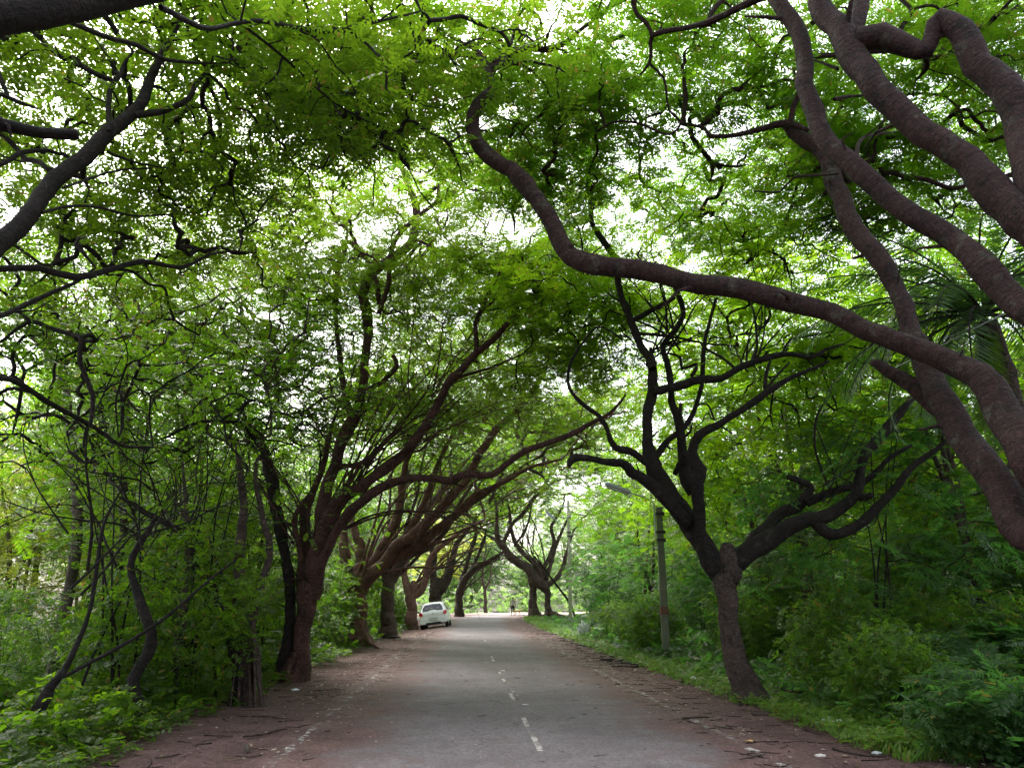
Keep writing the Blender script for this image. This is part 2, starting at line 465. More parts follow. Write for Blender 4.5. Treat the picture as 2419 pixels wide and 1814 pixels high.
# sky gaps seen in the canopy: photo x, y, rx, ry, only for foliage nearer than depth
GAPS = [(1215, 545, 95, 50, 60), (985, 480, 45, 35, 40), (430, 215, 45, 45, 60), (60, 200, 60, 40, 60), (20, 900, 95, 70, 80), (745, 25, 40, 40, 60),
        (2180, 230, 70, 70, 60), (1320, 905, 55, 40, 70), (2080, 130, 70, 60, 60), (1720, 330, 60, 40, 50), (200, 690, 60, 50, 40), (560, 300, 45, 25, 40)]

LIMBS_C = [(880, 780, 260, 420, 14.6), (1640, 800, 360, 360, 11.5), (1160, 330, 150, 240, 9.6), (1130, 900, 230, 160, 13.8)]
# ------------------------------------------------------------------ TREE A : leaning giant at the right edge
def build_A():
    fork = P(2640, 1180, 5.9); low = P(2700, 1500, 5.9)
    base = np.array([fork[0] + .55, 5.9, float(gz(fork[0] + .55, 5.9))])
    T = Tree('rain_tree', base, 'huge leaning tree at the right edge whose thick mauve-brown limbs sweep over the road', 'tree', M['bark_pale'])
    trunk = np.array([[*base - np.array([0, 0, .2]), .62], [*(base + (0, 0, .35)), .46], [*(base * .4 + fork * .6), .38], [*fork, .36]])
    T.wood([trunk], 'trunk', .08, .35)
    pre = np.array([[*fork, .33]])
    L1 = trace('r7', [(2300, 1600, 235), (2050, 1230, 205), (1850, 950, 190), (1700, 700, 175), (1600, 500, 145), (1500, 250, 125), (1440, 120, 115), (1380, 0, 108)], 5.9, 7.6, pre)
    L1b = trace('r3', [(1400, 1290, 106), (1300, 1130, 98), (1220, 950, 92), (1150, 800, 78), (1040, 720, 66), (960, 650, 42)], 7.9, 9.2)
    T.wood([np.vstack([L1, L1b])], rough=.07)
    T.wood([trace('r7', [(1750, 800, 120), (1560, 640, 120), (1400, 520, 90), (1280, 450, 70), (1215, 430, 45)], 7.0, 7.4)], rough=.12)
    L2 = trace('r7', [(2330, 1150, 240), (2150, 850, 215), (2000, 620, 190), (1850, 480, 165), (1600, 370, 148), (1350, 280, 140), (1100, 180, 132), (850, 80, 126)], 5.7, 7.3, pre)
    L2b = trace('r6', [(1400, 240, 112), (1200, 180, 108), (1000, 150, 104), (800, 110, 98), (600, 90, 94), (450, 60, 96), (330, 20, 93)], 7.4, 8.0)
    L2c = trace('r2', [(1380, 1250, 93), (1300, 1120, 92), (1230, 1000, 88), (1160, 915, 84), (1050, 850, 78), (960, 760, 74), (915, 640, 70), (960, 540, 68), (1025, 470, 60), (1000, 390, 54), (990, 330, 66)], 8.05, 9.0)
    T.wood([np.vstack([L2, L2b, L2c])], rough=.06)
    T.wood([trace('r2', [(1010, 360, 48), (1080, 330, 40), (1130, 270, 38), (1200, 245, 36), (1300, 262, 34), (1400, 225, 28), (1490, 155, 22), (1570, 90, 16)], 9.0, 10)], rough=.08)
    T.wood([trace('r2', [(995, 330, 36), (930, 295, 30), (860, 285, 28), (790, 290, 25), (740, 310, 18), (670, 312, 14), (610, 300, 8)], 9.0, 9.6),
            trace('r2', [(990, 320, 30), (940, 265, 26), (880, 235, 22), (820, 200, 18), (750, 150, 14), (690, 60, 8)], 9.0, 10),
            trace('r2', [(1030, 330, 26), (1090, 280, 22), (1130, 200, 18), (1140, 120, 16), (1165, 60, 14), (1180, -40, 10)], 9.0, 10.3),
            trace('r2', [(1110, 320, 20), (1200, 350, 15), (1290, 430, 13), (1340, 520, 11), (1430, 600, 8)], 9.1, 10.5)], rough=.1)
    L3 = trace('r3', [(2420, 1780, 160), (2212, 1600, 150), (2000, 1400, 130), (1850, 1270, 120), (1650, 1120, 114), (1500, 1020, 108), (1350, 900, 104), (1200, 750, 98), (1110, 600, 90), (1065, 450, 86), (1062, 280, 84), (1020, 150, 88), (930, 20, 84), (860, -90, 70)], 5.6, 7.4, pre)
    T.wood([L3], rough=.07)
    L4 = trace('r3', [(2560, 1550, 200), (2212, 1150, 172), (2050, 1000, 150), (1900, 850, 142), (1700, 700, 138), (1500, 540, 138), (1370, 400, 138), (1290, 260, 145), (1235, 150, 128), (1160, 60, 116), (1120, -80, 104)], 5.5, 6.9, pre)
    T.wood([L4], rough=.07)
    T.wood([trace('r3', [(1290, 230, 120), (1330, 100, 96), (1365, 0, 88), (1380, -80, 80)], 6.8, 6.95)], rough=.07)
    L5 = trace('r3', [(2640, 1500, 190), (2330, 1150, 180), (2215, 800, 168), (2150, 560, 165), (1990, 320, 145), (1890, 170, 132), (1780, 85, 95), (1735, 170, 84), (1700, 275, 84), (1610, 245, 104), (1470, 190, 112), (1340, 215, 116)], 5.5, 6.6, pre)
    T.wood([L5], rough=.08)
    T.wood([trace('r3', [(860, -20, 44), (700, 60, 38), (560, 120, 32), (430, 145, 28), (270, 185, 28), (262, 260, 20), (255, 330, 18), (200, 400, 8)], 7.5, 9),
            trace('r3', [(255, 335, 14), (330, 410, 15), (345, 500, 12), (360, 580, 12), (420, 640, 16), (370, 700, 14), (300, 690, 12), (180, 640, 12), (60, 640, 13), (-20, 690, 12)], 9, 10),
            trace('r3', [(1085, 680, 20), (950, 645, 42), (860, 670, 32), (700, 705, 25), (570, 712, 22), (545, 670, 17), (420, 645, 14)], 8.8, 10),
            trace('r3', [(1340, 830, 24), (1345, 760, 22), (1380, 715, 18), (1480, 695, 14), (1540, 690, 8)], 7.6, 8.4),
            trace('r3', [(1240, 910, 12), (1010, 930, 14), (940, 1000, 13), (800, 1000, 8)], 8.2, 9.4),
            trace('r3', [(1220, 520, 22), (1300, 505, 18), (1390, 500, 10)], 7.5, 7.6),
            trace('r3', [(1240, 360, 22), (1130, 320, 12), (1060, 300, 12)], 7, 7.4)], rough=.1)
    a = np.vstack([pads((3.2, 11.8, 9.8), (6.2, 3.8, 1.4), 72, 9, 3, 1.0, .2), pads((7.0, 11.5, 8.8), (3.2, 3.0, 1.4), 26, 8, 4, 1.0, .2), pads((1.5, 10.3, 10.4), (6.0, 1.6, .9), 12, 8, 41, 1.0, .2), pads((6.5, 11, 11.2), (4.0, 2.0, 1.0), 8, 8, 42, 1.0, .2),
                   pads((.5, 11.5, 9.4), (2.6, 2.4, .8), 12, 8, 14, .9, .2)])
    a = cull(a, 6.4, 9.0, GAPS)
    T.twigs(a, bf=.3, rmax=.04, r_tip=.008)
    T.crown(a, 10, FR_NEAR, M['leaf_green'], spread=.33, flat=.35, scale=1.15)
    return T
# ------------------------------------------------------------------ TREE B
def build_B():
    b = G(1790, 1657)
    T = Tree('rain_tree', b, 'backlit black-limbed tree forking low into a wide candelabra on the right verge', 'tree', M['bark_dark'])
    d = b[1]
    tr = trace('b6', [(640, 1140, 215), (600, 1060, 165), (560, 930, 132), (525, 800, 122), (500, 650, 112), (490, 530, 118), (470, 440, 130), (475, 360, 160)], d, d + .1)
    tr[0, 2] = b[2] - .15
    w = T.wood([tr], 'trunk', .08, .25)
    w.data.materials[0] = M['bark_brown']  # limbs keep the near-black bark: backlit shade put into their colour
    dd = d + .1
    def L(*a, **k): T.wood([trace('r6', *a)], rough=k.get('rough', .12))
    L([(1110, 1660, 130), (1050, 1600, 100), (960, 1420, 108), (880, 1300, 102), (800, 1180, 88), (745, 1060, 74), (728, 950, 50), (735, 800, 50), (760, 700, 56), (757, 590, 46), (745, 490, 16)], dd, dd + .5)
    T.wood([trace('r6', [(755, 600, 44), (740, 540, 44), (690, 470, 38), (640, 360, 38), (600, 250, 34), (575, 150, 34), (552, 20, 34)], dd + .3, dd + .8),
            trace('r2', [(1660, 1340, 34), (1590, 1240, 32), (1545, 1160, 24), (1530, 1000, 22), (1528, 850, 20), (1560, 720, 18), (1650, 630, 16), (1740, 530, 12), (1850, 480, 8)], dd + .8, dd + 1.5)], rough=.1)
    L([(765, 715, 50), (900, 690, 42), (1000, 660, 40), (1120, 650, 38), (1200, 600, 36), (1300, 560, 34), (1440, 525, 30), (1590, 540, 24), (1660, 500, 18), (1760, 470, 10)], dd + .3, dd - .5)
    L([(970, 1240, 80), (935, 1150, 70), (915, 1060, 50), (900, 940, 46), (888, 850, 42), (850, 760, 36), (850, 680, 35), (830, 560, 30), (812, 480, 30), (870, 400, 30), (915, 320, 30), (892, 230, 28), (870, 170, 22)], dd + .3, dd + 1)
    L([(1080, 1650, 100), (1020, 1560, 76), (1008, 1400, 62), (995, 1200, 62), (1000, 1130, 76), (965, 1030, 52), (1000, 945, 46), (1100, 890, 40), (1200, 830, 38), (1320, 750, 36), (1420, 680, 30), (1540, 620, 20), (1680, 560, 12)], dd, dd - .9)
    L([(940, 1400, 80), (810, 1265, 68), (740, 1190, 58), (650, 1140, 50), (592, 1092, 42), (500, 1085, 36), (400, 1060, 36), (340, 1065, 42), (318, 1108, 24)], dd, dd - .8, rough=.16)
    L([(760, 1130, 40), (660, 1040, 36), (560, 1010, 32), (520, 930, 26), (490, 860, 24), (400, 790, 22), (320, 700, 18), (320, 590, 15), (380, 480, 13), (460, 385, 11), (530, 400, 10), (600, 450, 8)], dd + .2, dd - .5)
    L([(770, 1060, 38), (840, 970, 32), (920, 910, 28), (980, 800, 25), (1010, 690, 24), (1020, 560, 24), (1030, 440, 20), (1060, 330, 18), (1090, 230, 16)], dd + .4, dd + 1)
    L([(1100, 1660, 130), (1180, 1620, 112), (1280, 1540, 96), (1400, 1470, 86), (1520, 1400, 76), (1640, 1375, 74), (1750, 1330, 62), (1825, 1250, 56), (1842, 1160, 48), (1865, 1050, 50), (1960, 940, 50), (2060, 820, 42), (2130, 740, 20)], dd, dd - .7)
    L([(1600, 1400, 60), (1690, 1468, 58), (1800, 1440, 54), (1890, 1370, 50), (2000, 1255, 44), (2080, 1150, 40), (2150, 1085, 34), (2240, 1020, 26), (2330, 930, 14)], dd - .3, dd - 1)
    L([(1240, 1580, 80), (1330, 1445, 74), (1440, 1360, 66), (1540, 1290, 58), (1575, 1215, 42), (1530, 1185, 34), (1460, 1165, 28)], dd, dd + .5)
    T.wood([trace('r6', [(1560, 1300, 50), (1700, 1240, 42), (1820, 1210, 38), (1900, 1160, 30), (2000, 1060, 25), (2110, 1000, 16)], dd + .2, dd - .2),
            trace('r6', [(1810, 1260, 60), (1870, 1270, 40), (1900, 1255, 34)], dd - .4, dd - .6),
            trace('r6', [(1690, 1245, 14), (1620, 1080, 12), (1600, 950, 12), (1620, 830, 12), (1690, 730, 8)], dd, dd),
            trace('r6', [(1725, 1225, 10), (1680, 1080, 8), (1620, 930, 8), (1590, 880, 6)], dd, dd + .2)], rough=.1)
    T.wood([trace('r6', [(1440, 520, 22), (1480, 450, 20), (1560, 430, 16), (1700, 405, 8)], dd, dd - .2),
            trace('r6', [(1190, 600, 18), (1120, 540, 14), (1040, 500, 12), (1010, 470, 8)], dd, dd + .2),
            trace('r6', [(1275, 560, 20), (1300, 480, 16), (1290, 330, 12), (1270, 260, 10)], dd, dd + .4),
            trace('r6', [(1350, 730, 24), (1345, 640, 20), (1370, 560, 14)], dd - .4, dd),
            trace('r6', [(960, 640, 22), (985, 575, 18), (910, 600, 18), (900, 540, 14), (840, 520, 12)], dd + .6, dd + .9),
            trace('r6', [(1350, 710, 16), (1400, 640, 14), (1470, 570, 10)], dd - .4, dd - .2),
            trace('r6', [(650, 350, 28), (740, 300, 28), (820, 260, 24), (870, 230, 18)], dd + .5, dd + .9),
            trace('r6', [(670, 420, 20), (740, 420, 16), (900, 440, 12), (1050, 470, 10), (1200, 480, 8)], dd + .4, dd + .8),
            trace('r6', [(905, 780, 20), (895, 840, 26)], dd, dd),
            trace('r6', [(920, 1060, 40), (870, 1150, 26)], dd + .2, dd + .4)], rough=.1)
    T.fan(P(1540, 840, dd + .6), 7, 3.4, .028, 1, seed=31); T.fan(P(1590, 800, dd + .6), 6, 3.2, .026, -1, seed=32); T.fan(P(1760, 860, dd), 6, 2.8, .022, 1, seed=33); T.fan(P(1940, 1180, dd - .2), 4, 2.6, .022, 1, seed=34)
    a = np.vstack([pads((2.8, 16.6, 8.6), (4.8, 2.4, 1.6), 52, 8, 5, .9, .22), pads((.8, 16.3, 6.9), (1.6, 1.6, .8), 5, 6, 6, .7, .3),
                   pads((6.0, 15.5, 5.6), (2.6, 2.0, 1.4), 18, 8, 8, .8, .25)])
    a = cull(a, 4.2, 12.6, GAPS + [(1650, 880, 330, 330, 15.0)])
    T.twigs(a, bf=.35, rmax=.03, jit=.22)
    T.crown(a, 10, FR_NEAR, M['leaf_lime'], spread=.34, flat=.4, scale=1.15)
# ------------------------------------------------------------------ TREE C
def build_C():
    b = G(702, 1608)
    T = Tree('rain_tree', b, 'tall brown tree on the left verge with long limbs arching right over the road', 'tree', M['bark_maroon'])
    d = b[1]
    tr = trace('b4', [(1725, 1015, 150), (1735, 960, 110), (1745, 850, 92), (1762, 700, 98), (1778, 560, 112), (1790, 470, 120)], d, d)
    tr[0, 2] = b[2] - .1
    T.wood([tr], 'trunk', .06, .3)
    T.wood([trace('b4', [(1740, 820, 60), (1680, 900, 46), (1620, 990, 40), (1560, 1035, 26), (1500, 1060, 12)], d, d - .4), trace('b4', [(1690, 880, 40), (1670, 960, 36), (1660, 1020, 22)], d - .2, d - .35)], 'buttress_root', .1)
    def L(reg, pts, d0, d1, **k): T.wood([trace(reg, pts, d0, d1)], rough=k.get('rough', .08))
    c1 = trace('r5', [(350, 1960, 150), (372, 1840, 110), (405, 1740, 98), (440, 1500, 92), (470, 1260, 80), (540, 1060, 74), (600, 900, 76), (660, 780, 84), (700, 640, 56), (720, 480, 54), (740, 300, 56), (742, 150, 70), (720, 0, 62)], d, d + .3)
    c1b = trace('r2', [(400, 1430, 50), (500, 1350, 46), (590, 1280, 44), (630, 1150, 40), (620, 1060, 40), (560, 900, 30), (500, 800, 25), (420, 690, 14), (380, 560, 9)], d + .3, d + .6)
    T.wood([np.vstack([c1, c1b])])
    L('r5', [(640, 800, 50), (590, 640, 42), (567, 430, 35), (547, 270, 32), (535, 100, 28), (545, -50, 26), (550, -190, 24)], d + .1, d + .4)
    T.wood([trace('r2', [(205, 1640, 28), (215, 1420, 28), (250, 1320, 28), (265, 1260, 22), (310, 1290, 24), (320, 1340, 14)], d + .4, d + .4),
            trace('r2', [(435, 1600, 24), (412, 1430, 22), (340, 1320, 18), (270, 1200, 16), (210, 1170, 16), (130, 1190, 8)], d, d - .4),
            trace('r2', [(430, 1640, 24), (480, 1480, 24), (490, 1340, 24), (540, 1220, 24), (640, 1130, 22), (740, 1050, 22), (745, 980, 20), (790, 920, 22), (870, 880, 20), (970, 835, 14)], d - .1, d - .5),
            trace('r2', [(625, 1080, 26), (680, 1020, 22), (780, 940, 20)], d + .4, d),
            trace('r2', [(620, 1250, 16), (760, 1310, 14), (900, 1380, 12), (1040, 1390, 10)], d + .3, d - .2),
            trace('r2', [(820, 930, 14), (880, 980, 12), (960, 1000, 10), (1060, 1010, 7)], d - .4, d - .8)], rough=.1)
    L('r5', [(370, 1960, 130), (390, 1850, 110), (425, 1660, 108), (475, 1480, 108), (560, 1330, 80), (700, 1240, 70), (850, 1140, 70), (1000, 1000, 64), (1110, 850, 60), (1180, 740, 55), (1240, 620, 50), (1275, 560, 52), (1370, 470, 50), (1455, 365, 50), (1550, 290, 44), (1640, 205, 38), (1720, 120, 30), (1800, 50, 26), (1870, -20, 22), (1960, -60, 12)], d, d - 1.2)
    L('r5', [(1455, 370, 36), (1448, 180, 30), (1500, 50, 25), (1560, -80, 22), (1640, -190, 18), (1720, -220, 16), (1850, -200, 14), (2000, -190, 12), (2150, -250, 8)], d - .8, d - 1.6)
    L('r5', [(385, 1960, 90), (430, 1780, 72), (500, 1610, 64), (600, 1430, 62), (720, 1330, 62), (870, 1230, 60), (980, 1190, 54), (1130, 1180, 46), (1270, 1205, 50), (1400, 1160, 50), (1550, 1160, 46), (1650, 1100, 42), (1770, 1010, 40), (1900, 970, 38), (2050, 910, 34), (2200, 830, 30), (2330, 760, 22), (2430, 640, 12)], d, d - 2.2)
    T.wood([trace('r5', [(555, 1110, 36), (700, 1090, 30), (800, 1010, 28), (900, 900, 28), (970, 855, 16)], d + .1, d + .5),
            trace('r5', [(730, 610, 32), (840, 550, 30), (930, 450, 32), (905, 385, 24)], d, d),
            trace('r5', [(340, 1980, 110), (325, 1850, 84), (330, 1700, 78), (330, 1500, 70), (345, 1380, 56), (410, 1230, 42), (460, 1050, 38), (500, 880, 26), (560, 700, 14)], d + .1, d + .9),
            trace('r5', [(325, 1800, 44), (300, 1640, 40), (262, 1480, 36), (300, 1380, 30), (360, 1300, 30)], d, d + .2),
            trace('r5', [(1280, 550, 26), (1400, 510, 20), (1560, 460, 16), (1750, 380, 12), (1900, 330, 8)], d - .8, d - .2),
            trace('r5', [(1000, 1010, 20), (1080, 1010, 16), (1160, 930, 14), (1260, 840, 10)], d - .6, d)], rough=.1)
    T.fan(P(775, 1270, d + .4), 12, 6.5, .04, seed=5); T.fan(P(850, 1150, d - .2), 8, 5.5, .028, seed=6); T.fan(P(1010, 930, d - .5), 8, 4.5, .022, seed=16); T.fan(P(740, 1280, d + .3), 8, 5, .03, -1, seed=17); T.fan(P(960, 640, d + .3), 6, 3.5, .02, 1, seed=18)
    a = np.vstack([pads((-3.2, 17.2, 10.0), (5.6, 3.4, 2.0), 52, 8, 7, 1.0, .25), pads((-2.2, 17, 6.8), (4.2, 2.2, 1.5), 20, 8, 9, .9, .25),
                   pads((0.6, 16, 9.4), (2.6, 2.0, 1.0), 10, 7, 10, .8, .25)])
    a = np.vstack([a, pads((-2.5, 19.5, 11.5), (6.5, 2.5, 2.6), 40, 8, 99, 1.1, .25), pads((-2.2, 23.5, 11.0), (5.5, 2.5, 1.8), 34, 8, 98, 1.1, .25)])
    a = cull(a, 4.6, 13.6, GAPS + [(880, 780, 220, 400, 16.6), (1080, 900, 200, 200, 15.5), (1640, 850, 300, 300, 15.0)])
    T.twigs(a, bf=.35, rmax=.03, jit=.2)
    T.crown(a, 10, FR_NEAR, M['leaf_olive'], spread=.36, flat=.45, scale=1.1)
# ------------------------------------------------------------------ near left tree
def build_NL():
    fork = P(-330, 1000, 5.2); base = np.array([fork[0] - .3, 5.2, float(gz(fork[0] - .3, 5.2))])
    T = Tree('rain_tree', base, 'dark tree beyond the left edge, its limbs crossing the top left canopy', 'tree', M['bark_dark'])
    T.wood([np.array([[*(base - np.array([0, 0, .2])), .45], [*(base + np.array([0, 0, .4])), .34], [*fork, .26]])], 'trunk', .08, .3)
    pre = np.array([[*fork, .2]])
    T.wood([trace('r1', [(-300, 1650, 120), (-60, 1330, 100), (150, 1130, 92), (300, 950, 86), (480, 790, 80), (570, 690, 76), (700, 590, 62), (760, 480, 50), (830, 310, 38), (900, 200, 26), (960, 90, 12)], 5.4, 7.4, pre)])
    T.wood([trace('r1', [(700, 600, 38), (850, 582, 34), (980, 520, 30), (1040, 420, 24), (1120, 340, 14), (1200, 280, 8)], 6.8, 7.6),
            trace('r1', [(568, 690, 28), (575, 480, 26), (635, 390, 25), (650, 330, 16), (700, 270, 9)], 6.6, 7.2)])
    T.wood([trace('r1', [(-500, 260, 220), (-50, 110, 205), (200, 80, 180), (400, 25, 165), (700, -45, 150), (1100, -90, 130), (1500, -70, 90)], 3.6, 4.6, pre)], rough=.05)
    T.wood([trace('r1', [(-400, 600, 90), (0, 645, 72), (200, 690, 60), (405, 702, 54)], 4.6, 5.0, pre)], rough=.1)
    T.wood([trace('r1', [(-350, 1390, 50), (0, 1405, 36), (200, 1400, 35), (400, 1450, 35), (600, 1400, 30), (750, 1365, 26), (950, 1395, 20), (1100, 1330, 12), (1250, 1310, 7)], 5.6, 8, pre),
            trace('r1', [(-300, 1700, 40), (0, 1650, 30), (200, 1560, 26), (400, 1470, 18), (500, 1400, 10)], 5.6, 7.6, pre),
            trace('r1', [(-200, 480, 26), (0, 495, 24), (80, 530, 22), (200, 570, 12)], 5.5, 6.2),
            trace('r1', [(-300, 900, 40), (0, 860, 25), (100, 800, 25), (250, 790, 20), (380, 830, 12)], 5.6, 6.8, pre),
            trace('r4', [(-300, 640, 50), (0, 650, 32), (100, 680, 30), (300, 800, 27), (500, 910, 22), (640, 1000, 18), (800, 1010, 12)], 5.8, 10, pre)])
    T.wood([trace('r1', [(370, 120, 28), (600, 210, 26), (720, 240, 24), (850, 310, 22), (1050, 330, 14), (1200, 330, 8)], 5.4, 7),
            trace('r1', [(840, 40, 34), (1000, 120, 30), (1100, 150, 28), (1350, 110, 25), (1650, 165, 25), (1900, 130, 20), (2200, 60, 10)], 4.9, 7.6),
            trace('r1', [(1280, 140, 20), (1480, 300, 20), (1700, 500, 17), (1850, 600, 12), (2050, 700, 8)], 6, 8.4),
            trace('r1', [(560, 790, 14), (620, 820, 16), (740, 860, 12), (880, 880, 8)], 6.6, 7.2),
            trace('r1', [(330, 980, 14), (480, 930, 14), (620, 890, 12), (800, 880, 8)], 6.0, 7.2),
            trace('r1', [(220, 1110, 18), (360, 1080, 16), (520, 1085, 14), (700, 1130, 12), (900, 1120, 8)], 6.0, 7.6),
            trace('r1', [(250, 990, 14), (245, 950, 10)], 6, 6)])
    a = np.vstack([pads((-4.6, 8.6, 7.9), (4.6, 3.0, 1.5), 56, 9, 12, .8, .25), pads((-4.2, 9.4, 9.0), (3.4, 1.4, .7), 12, 8, 22, .9, .22), pads((-5.5, 9.5, 5.7), (2.8, 2.2, .9), 18, 7, 13, .7, .25), pads((-2.6, 10.5, 8.6), (2.0, 2.0, .9), 14, 7, 21, .8, .25)])
    a = cull(a, 4.6, 5.6, GAPS + LIMBS_C)
    T.twigs(a, bf=.35, rmax=.028, jit=.22)
    T.crown(a, 10, FR_OLIVE, M['leaf_olive'], spread=.30, flat=.5, scale=1.1)
# ------------------------------------------------------------------ trees further along
def build_left_row():
    b = G(855, 1526); d = b[1]
    T = Tree('fig_tree', b, 'reddish trunk with spreading surface roots, next after the tall brown tree', 'tree', M['bark_red'])
    tr = trace('b4', [(2100, 815, 150), (2095, 760, 100), (2085, 640, 86), (2080, 520, 96), (2080, 440, 116)], d, d); tr[0, 2] = b[2] - .1
    T.wood([tr], 'trunk', .045, .35)
    g = lambda x, y: float(gz(x, y)) + .02
    roots = []
    for dx, dy, r in ((-2.1, -1.2, .10), (-1.5, -2.0, .08), (.9, -1.3, .08), (-2.4, .2, .08), (-.4, -1.8, .07)):
        roots.append(np.array([[b[0], b[1], b[2] + .45, .14], [b[0] + dx * .35, b[1] + dy * .35, g(b[0] + dx * .35, b[1] + dy * .35) + .16, r], [b[0] + dx * .7, b[1] + dy * .7, g(b[0] + dx * .7, b[1] + dy * .7) + .04, r * .7], [b[0] + dx, b[1] + dy, g(b[0] + dx, b[1] + dy) - .03, r * .4]]))
    T.wood(roots, 'surface_roots', .12)
    T.wood([trace('b4', [(2070, 500, 90), (2020, 370, 70), (1990, 230, 56), (2000, 120, 40)], d, d + .6)])
    T.wood([trace('r5', [(690, 1900, 100), (830, 1750, 78), (950, 1625, 72), (1100, 1500, 64), (1250, 1350, 56), (1380, 1210, 50), (1480, 1020, 50), (1600, 850, 46), (1740, 720, 40), (1840, 590, 34), (1890, 510, 20)], d, d - 2.0)])
    T.wood([trace('r5', [(720, 1850, 80), (830, 1640, 55), (930, 1450, 50), (970, 1250, 45), (990, 1100, 35), (1060, 960, 22)], d, d + .5)])
    T.wood([trace('r5', [(900, 1720, 70), (1150, 1560, 60), (1350, 1400, 50), (1450, 1300, 40), (1600, 1230, 34), (1800, 1120, 24), (2020, 1060, 12)], d, d - 1.4)])
    T.wood([trace('r5', [(700, 1880, 60), (690, 1640, 60), (650, 1500, 44), (640, 1380, 30)], d, d + .6)])
    T.wood([trace('r5', [(960, 1640, 50), (1060, 1440, 44), (1130, 1300, 36), (1200, 1100, 30), (1300, 900, 22), (1400, 760, 14)], d, d + .8)])
    T.fan(P(865, 1360, d), 10, 9, .08, seed=8); T.fan(P(1000, 1240, d - 1), 6, 6, .05, seed=9)
    a = cull(np.vstack([pads((-1.6, d, 9.4), (6.6, 5, 2.8), 76, 9, 31, 1.2, .25)]), 5, 18, GAPS)
    T.twigs(a, bf=.4, r_tip=.01, rmax=.05, jit=.2); T.crown(a, 9, FR_MID, M['leaf_olive'], spread=.5)

    specs = [
        ('fig_tree', 'dark buttressed fig between the reddish rooted trunk and the white car', 'tree', 'bark_mauve', (915, 1500), 36,
         [('b1', [(60, 1480, 170), (60, 1380, 120), (50, 1150, 110), (100, 950, 110)], 0, 0)],
         [('b1', [(100, 960, 100), (200, 800, 84), (350, 650, 66), (500, 560, 54), (700, 400, 46), (900, 250, 50), (1100, 100, 32), (1280, -30, 18)], 0, -2),
          ('b1', [(60, 1000, 100), (20, 800, 80), (60, 600, 60), (150, 400, 50), (200, 200, 40), (260, 0, 26)], 0, 1),
          ('b1', [(120, 900, 70), (230, 650, 60), (350, 420, 50), (500, 250, 40), (620, 60, 26)], 0, 0),
          ('b1', [(200, 800, 60), (400, 720, 50), (560, 560, 44), (680, 330, 36), (800, 160, 24)], 0, -1)],
         (-1.6, 37, 10.8), (7.5, 6, 3.4), 66, 'leaf_green'),
        ('fig_tree', 'light reddish trunk forking in two just behind the white car', 'tree', 'bark_red', None, 54,
         [('b1', [(265, 1330, 105), (262, 1230, 88), (262, 1150, 100), (270, 1110, 110)], 0, 0)],
         [('b1', [(260, 1130, 76), (225, 1050, 66), (205, 940, 56), (230, 820, 40), (260, 640, 30)], 0, 1),
          ('b1', [(290, 1130, 70), (350, 1090, 60), (385, 980, 52), (420, 830, 50), (490, 730, 44), (600, 650, 38), (720, 560, 30), (900, 470, 22)], 0, -2)],
         (-3, 53, 12), (9, 6, 4.2), 62, 'leaf_olive'),
        ('rain_tree', 'dark thick trunk standing right behind the roof of the white car', 'tree', 'bark_brown', None, 64,
         [('b1', [(475, 1300, 130), (475, 1190, 112), (485, 1080, 110)], 0, 0)],
         [('b1', [(495, 1100, 100), (565, 1000, 86), (605, 880, 60), (640, 720, 50), (720, 600, 36), (820, 480, 24)], 0, -1),
          ('b1', [(470, 1090, 80), (450, 950, 66), (455, 800, 56), (430, 640, 36)], 0, 1)],
         (-2, 64, 14), (11, 6, 5), 60, 'leaf_green'),
        ('rain_tree', 'slim tree leaning right over the bend, last big one of the left row', 'tree', 'bark_brown', None, 76,
         [('b1', [(680, 1300, 85), (680, 1200, 70), (685, 1100, 68)], 0, 0)],
         [('b1', [(685, 1120, 66), (725, 1000, 60), (800, 905, 52), (900, 850, 42), (980, 800, 34), (1080, 740, 24)], 0, -2),
          ('b1', [(700, 1000, 44), (755, 830, 36), (815, 650, 30), (830, 560, 22)], 0, 0),
          ('b1', [(760, 960, 36), (840, 800, 30), (900, 640, 26), (910, 560, 16)], 0, 1)],
         (-5, 77, 13), (9, 6, 5.5), 50, 'leaf_lime'),
        ('rain_tree', 'small distant trunk beside the bright clearing at the end of the road', 'tree', 'bark_brown', None, 96,
         [('b1', [(912, 1262, 34), (908, 1180, 28), (905, 1070, 26)], 0, 0)],
         [('b1', [(905, 1080, 24), (880, 960, 18), (900, 800, 14)], 0, 0), ('b1', [(906, 1080, 20), (950, 980, 16), (960, 850, 10)], 0, 0)],
         (-8, 97, 9), (5, 5, 5), 30, 'leaf_sunlit'),
    ]
    for (nm, lab, cat, bk, base, d, trunk, limbs, cc, cr, npd, lm) in specs:
        t0 = trace(trunk[0][0], trunk[0][1], d, d)
        bx = t0[0, 0]; bz = float(gz(bx, d)); t0[0, 2] = min(t0[0, 2], bz - .1)
        if t0[0, 2] > bz - .05: t0[0, 2] = bz - .1
        T = Tree(nm, (bx, d, bz), lab, cat, M[bk])
        T.wood([t0], 'trunk', .05, .5 if nm == 'fig_tree' else .2)
        for (rg, pts, a0, a1) in limbs: T.wood([trace(rg, pts, d + a0, d + a1)], rough=.1, step=.3)
        tp = t0[-1, :3]
        if d < 90: T.fan(tp, 8 if d < 50 else 4, 9, .1, seed=int(d))
        a = cull(pads(cc, cr, npd, 8, int(d), 1.5, .28), 5, 20, GAPS)
        T.twigs(a, bf=.4, r_tip=.016, rmax=.08, jit=.2)
        T.crown(a, 9, FR_MID if d < 60 else FR_FAR, M[lm], spread=.6, scale=1.15)
